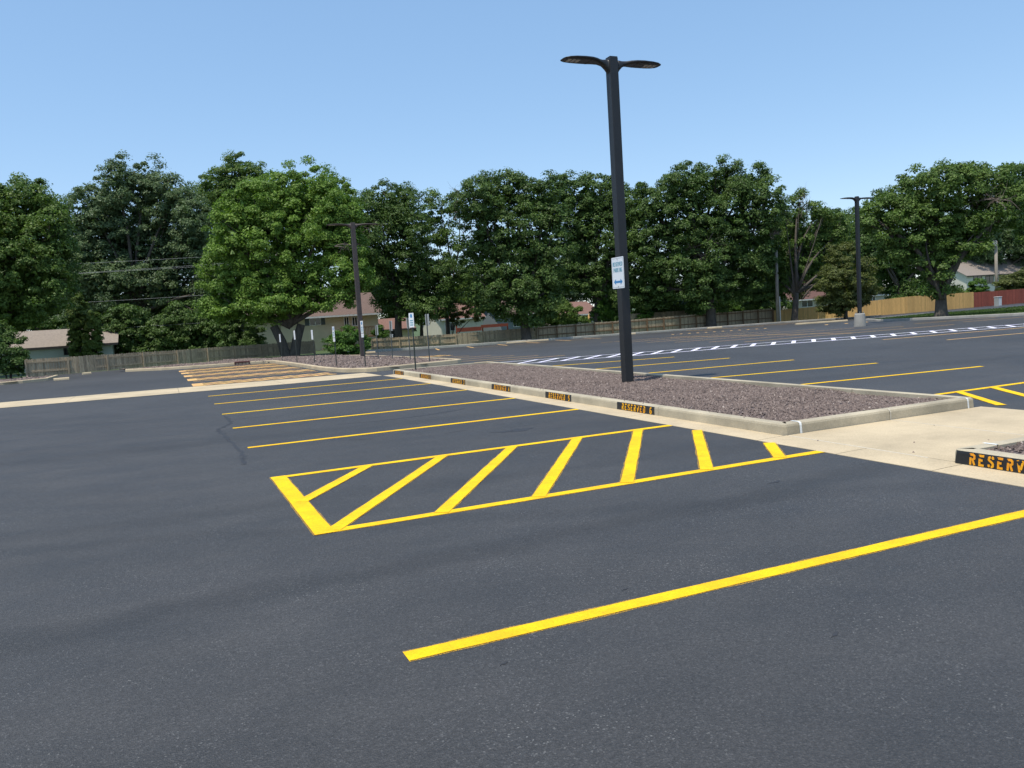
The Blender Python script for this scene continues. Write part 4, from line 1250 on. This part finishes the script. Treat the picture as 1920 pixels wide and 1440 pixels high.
shrub("leafy shrub left of the tall lamp", 78, 1135, [(1135, 578, 20, 24), (1118, 592, 14, 12), (1150, 595, 12, 14)], 'bush', .18, .4)
shrub("small bright bush right of the tall lamp", 77, 1205, [(1212, 592, 16, 10), (1200, 596, 10, 8)], 'bush', .16, .32)
shrub("tangled shrub behind the sunlit fence", 80, 1255, [(1255, 580, 28, 24), (1290, 588, 24, 18), (1225, 570, 24, 24)], 'green', .19, .42)
shrub("leafy hedge right of the thick trunk", 84, 1390, [(1375, 580, 24, 10), (1405, 578, 24, 10), (1355, 575, 20, 12)], 'bush', .17, .34)
shrub("round green shrub before the cream house", 96, 1835, [(1834, 540, 16, 15), (1845, 548, 10, 10)], 'bush', .22, .45)
shrub("shrub left of the verge tree above the cedar fence", 92, 1745, [(1745, 545, 12, 14), (1735, 552, 12, 10)], 'bush', .22, .45)
shrub("low shrubs right of the verge tree above the cedar fence", 92, 1790, [(1785, 548, 14, 10), (1805, 553, 12, 8)], 'green', .22, .45)
shrub("wide yellowish shrub at the right edge over the red fence", 90, 1900, [(1900, 530, 22, 16), (1925, 525, 24, 20), (1882, 538, 14, 10)], 'olive', .22, .45)
shrub("small pale tree behind the dark fence", 72, 846, [(840, 585, 20, 14), (870, 580, 20, 16), (895, 590, 16, 14), (855, 600, 14, 10)], 'olive', .17, .38, density=.22)
shrub("green creeper beside the red roofed porch", 76, 712, [(714, 620, 9, 7), (706, 626, 7, 6), (722, 628, 8, 5)], 'bush', .15, .3)

# ------------------------------------------------------------------ houses
def house(label, Y, px_l, px_r, eave, ridge, deep, wall_mat, roof_mat, wins=(), base_z=-1.4, gable_left=True, trim='trim', over=.4, name="house", doors=(), hgt_px=None):
    """eave, ridge: (px, py) seen at the front wall's plane; ridge runs left to right; wins: pixel boxes on the front wall"""
    xl = spot_y(px_l, eave[1], Y).x; xr = spot_y(px_r, eave[1], Y).x
    ze = spot_y(*eave, Y).z
    zr = CAM_H + (spot_y(*ridge, Y).z - CAM_H) * (Y + deep / 2) / Y
    root = empty(name, ((xl + xr) / 2, Y, float(terr((xl + xr) / 2, Y))))
    tag(root, label, "house", "houses behind the fences")
    L = root.location.copy()
    def put(o): o.location = -L; return o
    m = MB(); y1 = Y + deep; ym = Y + deep / 2
    m.add([(xl, Y, base_z), (xr, Y, base_z), (xr, y1, base_z), (xl, y1, base_z), (xl, Y, ze), (xr, Y, ze), (xr, y1, ze), (xl, y1, ze), (xl, ym, zr - .1), (xr, ym, zr - .1)],
          [(0, 1, 5, 4), (1, 2, 6, 9, 5), (2, 3, 7, 6), (3, 0, 4, 8, 7)])
    put(m.build("wall", wall_mat, root))
    sl = (zr - ze) / (deep / 2)
    m = MB(); t = .12
    a, b = xl - over, xr + over
    prof = [(Y - over, ze - sl * over), (ym, zr), (y1 + over, ze - sl * over)]
    v = [(x, y, z) for x in (a, b) for y, z in prof] + [(x, y, z + t) for x in (a, b) for y, z in prof]
    m.add(v, [(0, 1, 4, 3), (1, 2, 5, 4), (6, 9, 10, 7), (7, 10, 11, 8), (0, 6, 7, 1), (1, 7, 8, 2), (3, 4, 10, 9), (4, 5, 11, 10), (0, 3, 9, 6), (2, 8, 11, 5)])
    rf = put(m.build("roof", roof_mat, root))
    MB()
    m = MB(); m.box(a, b, Y - over - .03, Y - over - .002, ze - sl * over - .06, ze - sl * over + t - .02)
    m.build("fascia", trim, rf)
    for w in wins:
        x0, y0, x1, y1p = w[:4]
        p0 = spot_y(x0, (y0 + y1p) / 2, Y); p1 = spot_y(x1, (y0 + y1p) / 2, Y)
        zt = spot_y((x0 + x1) / 2, y0, Y).z; zb = spot_y((x0 + x1) / 2, y1p, Y).z
        fw = .07
        wd = MB(); wd.box(p0.x, p1.x, Y - .05, Y - .01, zb, zt)
        o = put(wd.build("window", 'glass', root))
        fr = MB()
        for q in ((p0.x - fw, p0.x, zb - fw, zt + fw), (p1.x, p1.x + fw, zb - fw, zt + fw), (p0.x, p1.x, zt, zt + fw), (p0.x, p1.x, zb - fw, zb), ((p0.x + p1.x) / 2 - fw / 2, (p0.x + p1.x) / 2 + fw / 2, zb, zt)):
            fr.box(q[0], q[1], Y - .075, Y - .005, q[2], q[3])
        f = fr.build("frame", trim if len(w) < 6 else w[5], o)
        if len(w) > 4 and w[4]:
            for s, x in ((-1, p0.x - fw), (1, p1.x + fw)):
                sh = MB(); sh.box(min(x, x + s * .42), max(x, x + s * .42), Y - .06, Y - .004, zb - .05, zt + .05)
                sh.build("shutter", 'shutter', o)
    return root, (xl, xr, ze, zr)
MAT['beige'] = simple("beige_siding", (0.62, 0.54, 0.38), 0.8, 0.06, 2)
MAT['pale_green'] = simple("pale_grey_green_siding", (0.50, 0.55, 0.48), 0.8, 0.06, 2)
MAT['cream'] = simple("cream_siding", (0.62, 0.60, 0.50), 0.8, 0.06, 2)
MAT['greige'] = simple("grey_beige_siding", (0.48, 0.44, 0.36), 0.8, 0.06, 2)
MAT['bluegrey'] = simple("blue_grey_siding", (0.20, 0.24, 0.26), 0.8, 0.06, 2)
MAT['roof_tan'] = simple("tan_brown_shingles", (0.25, 0.205, 0.165), 0.9, 0.18, 6)
MAT['roof_brown'] = simple("brown_shingles", (0.140, 0.092, 0.074), 0.9, 0.18, 6)
MAT['roof_red'] = simple("red_brown_shingles", (0.190, 0.102, 0.078), 0.9, 0.18, 6)
MAT['roof_maroon'] = simple("maroon_shingles", (0.125, 0.066, 0.056), 0.9, 0.15, 6)
MAT['roof_grey'] = simple("grey_brown_shingles", (0.24, 0.20, 0.17), 0.9, 0.15, 6)
def siding(o_root, x0, x1, Y, z0, z1, mat, step=.2):
    """overlapping clapboards on a front wall"""
    m = MB(); z = z0
    while z < z1 - .02:
        zz = min(z1, z + step)
        m.add([(x0, Y - .030, z), (x1, Y - .030, z), (x1, Y - .008, zz), (x0, Y - .008, zz), (x0, Y - .008, z), (x1, Y - .008, z)], [(0, 1, 2, 3), (4, 5, 1, 0)])
        z = zz
    o = m.build("siding", mat, o_root); o.location = -o_root.location; o["kind"] = "stuff"
h0, d = house("pale green house with a tan roof behind the left fence", 74, -60, 210, (80, 650), (80, 622), 8, 'pale_green', 'roof_tan', [(121, 652, 131, 664)], trim='dark_trim', over=.5)
siding(h0, d[0], d[1], 74, -1.2, d[2] - .1, 'pale_green', .22)
h1, d = house("two storey beige house with brown roof and shuttered window behind the maple", 80, 470, 708, (640, 588), (640, 553), 9, 'beige', 'roof_brown',
              [(581, 596, 600, 609, True), (646, 595, 653, 610), (661, 595, 669, 610)], base_z=-2.2, over=.55)
siding(h1, d[0] + .01, d[1] - .01, 80, .2, d[2] - .12, 'beige', .26)
dk = empty("deck", spot_y(660, 640, 77.5)); tag(dk, "wooden deck with railing against the beige house", "deck")
def dput(o): o.location = -dk.location; return o
p0 = spot_y(634, 617, 77.5); p1 = spot_y(706, 612, 77.5); zf = p0.z - .05
dput(MB().box(p0.x, p1.x, 76.6, 79.4, zf - .9, zf - .75).build("floor", 'rail_wood', dk))
dput(MB().box(p0.x, p1.x, 76.6, 76.68, zf + .05, zf + .13).build("handrail", 'rail_wood', dk))
nb = 26
for i in range(nb + 1):
    x = p0.x + (p1.x - p0.x) * i / nb
    dput(MB().box(x - .025, x + .025, 76.61, 76.67, zf - .749, zf + .049).build("baluster", 'rail_wood', dk))
for i in range(4):
    x = p0.x + .1 + (p1.x - p0.x - .2) * i / 3
    dput(MB().box(x - .08, x + .08, 76.7, 76.86, -1.2, zf - .901).build("post", 'rail_wood', dk))
for i in range(6):
    MBx = MB().box(p0.x - .28 * (i + 1), p0.x - .28 * i - .01, 76.7, 77.7, zf - .9 - .18 * i, zf - .84 - .18 * i); dput(MBx.build("step", 'rail_wood', dk))
h2, d2 = house("small house with a red brown roof and dark porch", 84, 708, 772, (730, 617), (730, 599), 6, 'beige', 'roof_red', [(735, 620, 748, 634)], trim='dark_trim')
h3, d3 = house("pale house glimpsed between trees with a white framed window", 88, 826, 905, (860, 596), (860, 570), 7, 'cream', 'roof_red', [(835, 606, 852, 620)], over=.3)
h4, d4 = house("blue grey house with white trim left of the broad trunk", 88, 938, 1000, (965, 588), (965, 562), 7, 'bluegrey', 'roof_brown', [(963, 597, 972, 612)], over=.4)
h5, d5 = house("house with a red brown roof behind the sunlit fence", 86, 1052, 1121, (1090, 588), (1090, 567), 7, 'greige', 'roof_red', [(1092, 593, 1101, 604), (1110, 592, 1117, 602)], over=.4)
h6, d6 = house("ranch house with maroon roof behind the cedar fence", 86, 1478, 1661, (1580, 555), (1580, 521), 8, 'greige', 'roof_maroon', [(1503, 562, 1523, 575, False), (1630, 551, 1640, 564)], trim='trim', over=.35)
h7, d7 = house("cream two storey house with grey brown roof at the right", 98, 1812, 2060, (1870, 513), (1870, 487), 10, 'cream', 'roof_grey', [(1825, 518, 1840, 530), (1848, 518, 1862, 531), (1873, 517, 1883, 529)], trim='dark_trim', over=.4, base_z=-1.5)
siding(h7, d7[0] + .01, d7[1] - .01, 98, -.8, d7[2] - .12, 'cream', .3)
for k, (px, py) in enumerate([(1820, 495), (1848, 493), (1876, 492), (1876, 502), (1912, 490)]):
    q = spot_y(px, py, 101)
    v = MB().box(-.25, .25, -.2, .2, -.3, .18).build("roof_vent", 'roof_grey', h7); v.location = q - h7.location
    v.location.z = d7[2] + (d7[3] - d7[2]) * (q.y - 98) / 5.0 - h7.location.z + .12
h8, d8 = house("low pale roofed house far behind the cedar fence", 120, 1690, 1740, (1715, 549), (1715, 538), 6, 'cream', 'sign_back', over=.3)

um = empty("patio_umbrella", spot_y(1105, 604, 84)); tag(um, "closed tan patio umbrella before the red brown roofed house", "umbrella")
um.location.z = float(terr(um.location.x, 84)) - .2
kk = 84 / .919 / CAM_F
m = MB(); zt = spot_y(1104, 588, 84).z - um.location.z; zb = spot_y(1104, 604, 84).z - um.location.z
m.tube([(0, 0, zb), (0, 0, zb + .1), (0, 0, (zb + zt) / 2), (0, 0, zt - .15), (0, 0, zt)], [.17, .22, .17, .09, .02], 10); m.build("canopy", 'cedar', um, smooth=True)
m = MB(); m.tube([(0, 0, 0), (0, 0, zt + .08)], .03, 8); m.build("pole", 'trim', um)

# red deck boards seen between the trees
rd = empty("red_deck", spot_y(930, 612, 78)); tag(rd, "red stained deck railing over the dark fence", "deck")
for (a, b, c, e) in ((856, 622, 902, 612), (902, 614, 952, 606)):
    p = spot_y(a, b, 78); q = spot_y(c, e, 78)
    o = MB().box(p.x, q.x, 77.9, 78.0, min(p.z, q.z) - .05, max(p.z, q.z)).build("rail_board", 'redwood', rd); o.location = -rd.location
for px in (856, 905, 952):
    p = spot_y(px, 612, 78)
    o = MB().box(p.x - .06, p.x + .06, 78.01, 78.12, -1, p.z + .1).build("post", 'redwood', rd); o.location = -rd.location

# ------------------------------------------------------------------ utility poles and wires
def utility_pole(label, depth, base_px, base_py, top_px, top_py, r, extra=None):
    a = spot(base_px, base_py, depth); a.z = float(terr(a.x, a.y)) - .2
    t = spot(top_px, top_py, depth)
    root = empty("utility_pole", a); tag(root, label, "utility pole", "utility poles")
    m = MB(); m.tube([Vector(), (t - a) * .5, t - a], [r, r * .9, r * .78], 10); m.build("shaft", 'utility_wood', root, smooth=True)
    return root, t - a
up, tv = utility_pole("brown utility pole with a white conduit left of the half bare tree", 76.5, 1459, 606, 1455, 470, .17)
m = MB(); m.tube([Vector((.20, -.12, .1)), Vector((.16, -.14, 2.7))], .045, 8); m.build("conduit", 'trim', up)
up2, tv = utility_pole("pale utility pole with a box before the cream house", 93, 1869, 545, 1867, 452, .2)
m = MB(); m.tube([tv + Vector((-.32, -.1, -.6)), tv + Vector((-.32, -.1, .05))], .22, 10); m.build("transformer", 'sign_back', up2)
m = MB(); m.box(tv.x - .34, tv.x + .02, tv.y - .08, tv.y + .08, tv.z - .3, tv.z - .2); m.build("bracket", 'dark_trim', up2)
up3, tv3 = utility_pole("utility pole hidden behind the bright maple", 70, 520, 600, 515, 440, .16)
up4, tv4 = utility_pole("utility pole at the far left behind the dark tree", 66, -180, 640, -190, 460, .16)
def wire(label, p, q, r=.012, sag=.12):
    m = MB(); pts = []
    for i in range(17):
        t = i / 16; c = p.lerp(q, t); c.z -= sag * 4 * t * (1 - t); pts.append(c - p)
    m.tube(pts, r, 5)
    o = m.build("power_line", 'wire'); o.location = p
    tag(o, label, "power line", "power lines at the left")
WL = [((-180, 508), (520, 473), "topmost power line crossing the left trees"), ((-180, 530), (520, 486), "upper strand of the twin power lines at the left"), ((-180, 528), (520, 490), "lower strand of the twin power lines at the left"),
      ((-180, 583), (520, 544), "third power line, crossing the arborvitae tops"), ((-180, 634), (520, 596), "lowest thin cable in front of the tan roof")]
for i, (a, b, l) in enumerate(WL):
    wire(l, spot(*a, 67.5 + .1 * i), spot(*b, 68.5 + .1 * i), .008 if i < 4 else .006)
print("leaves", LEAFCOUNT[0])
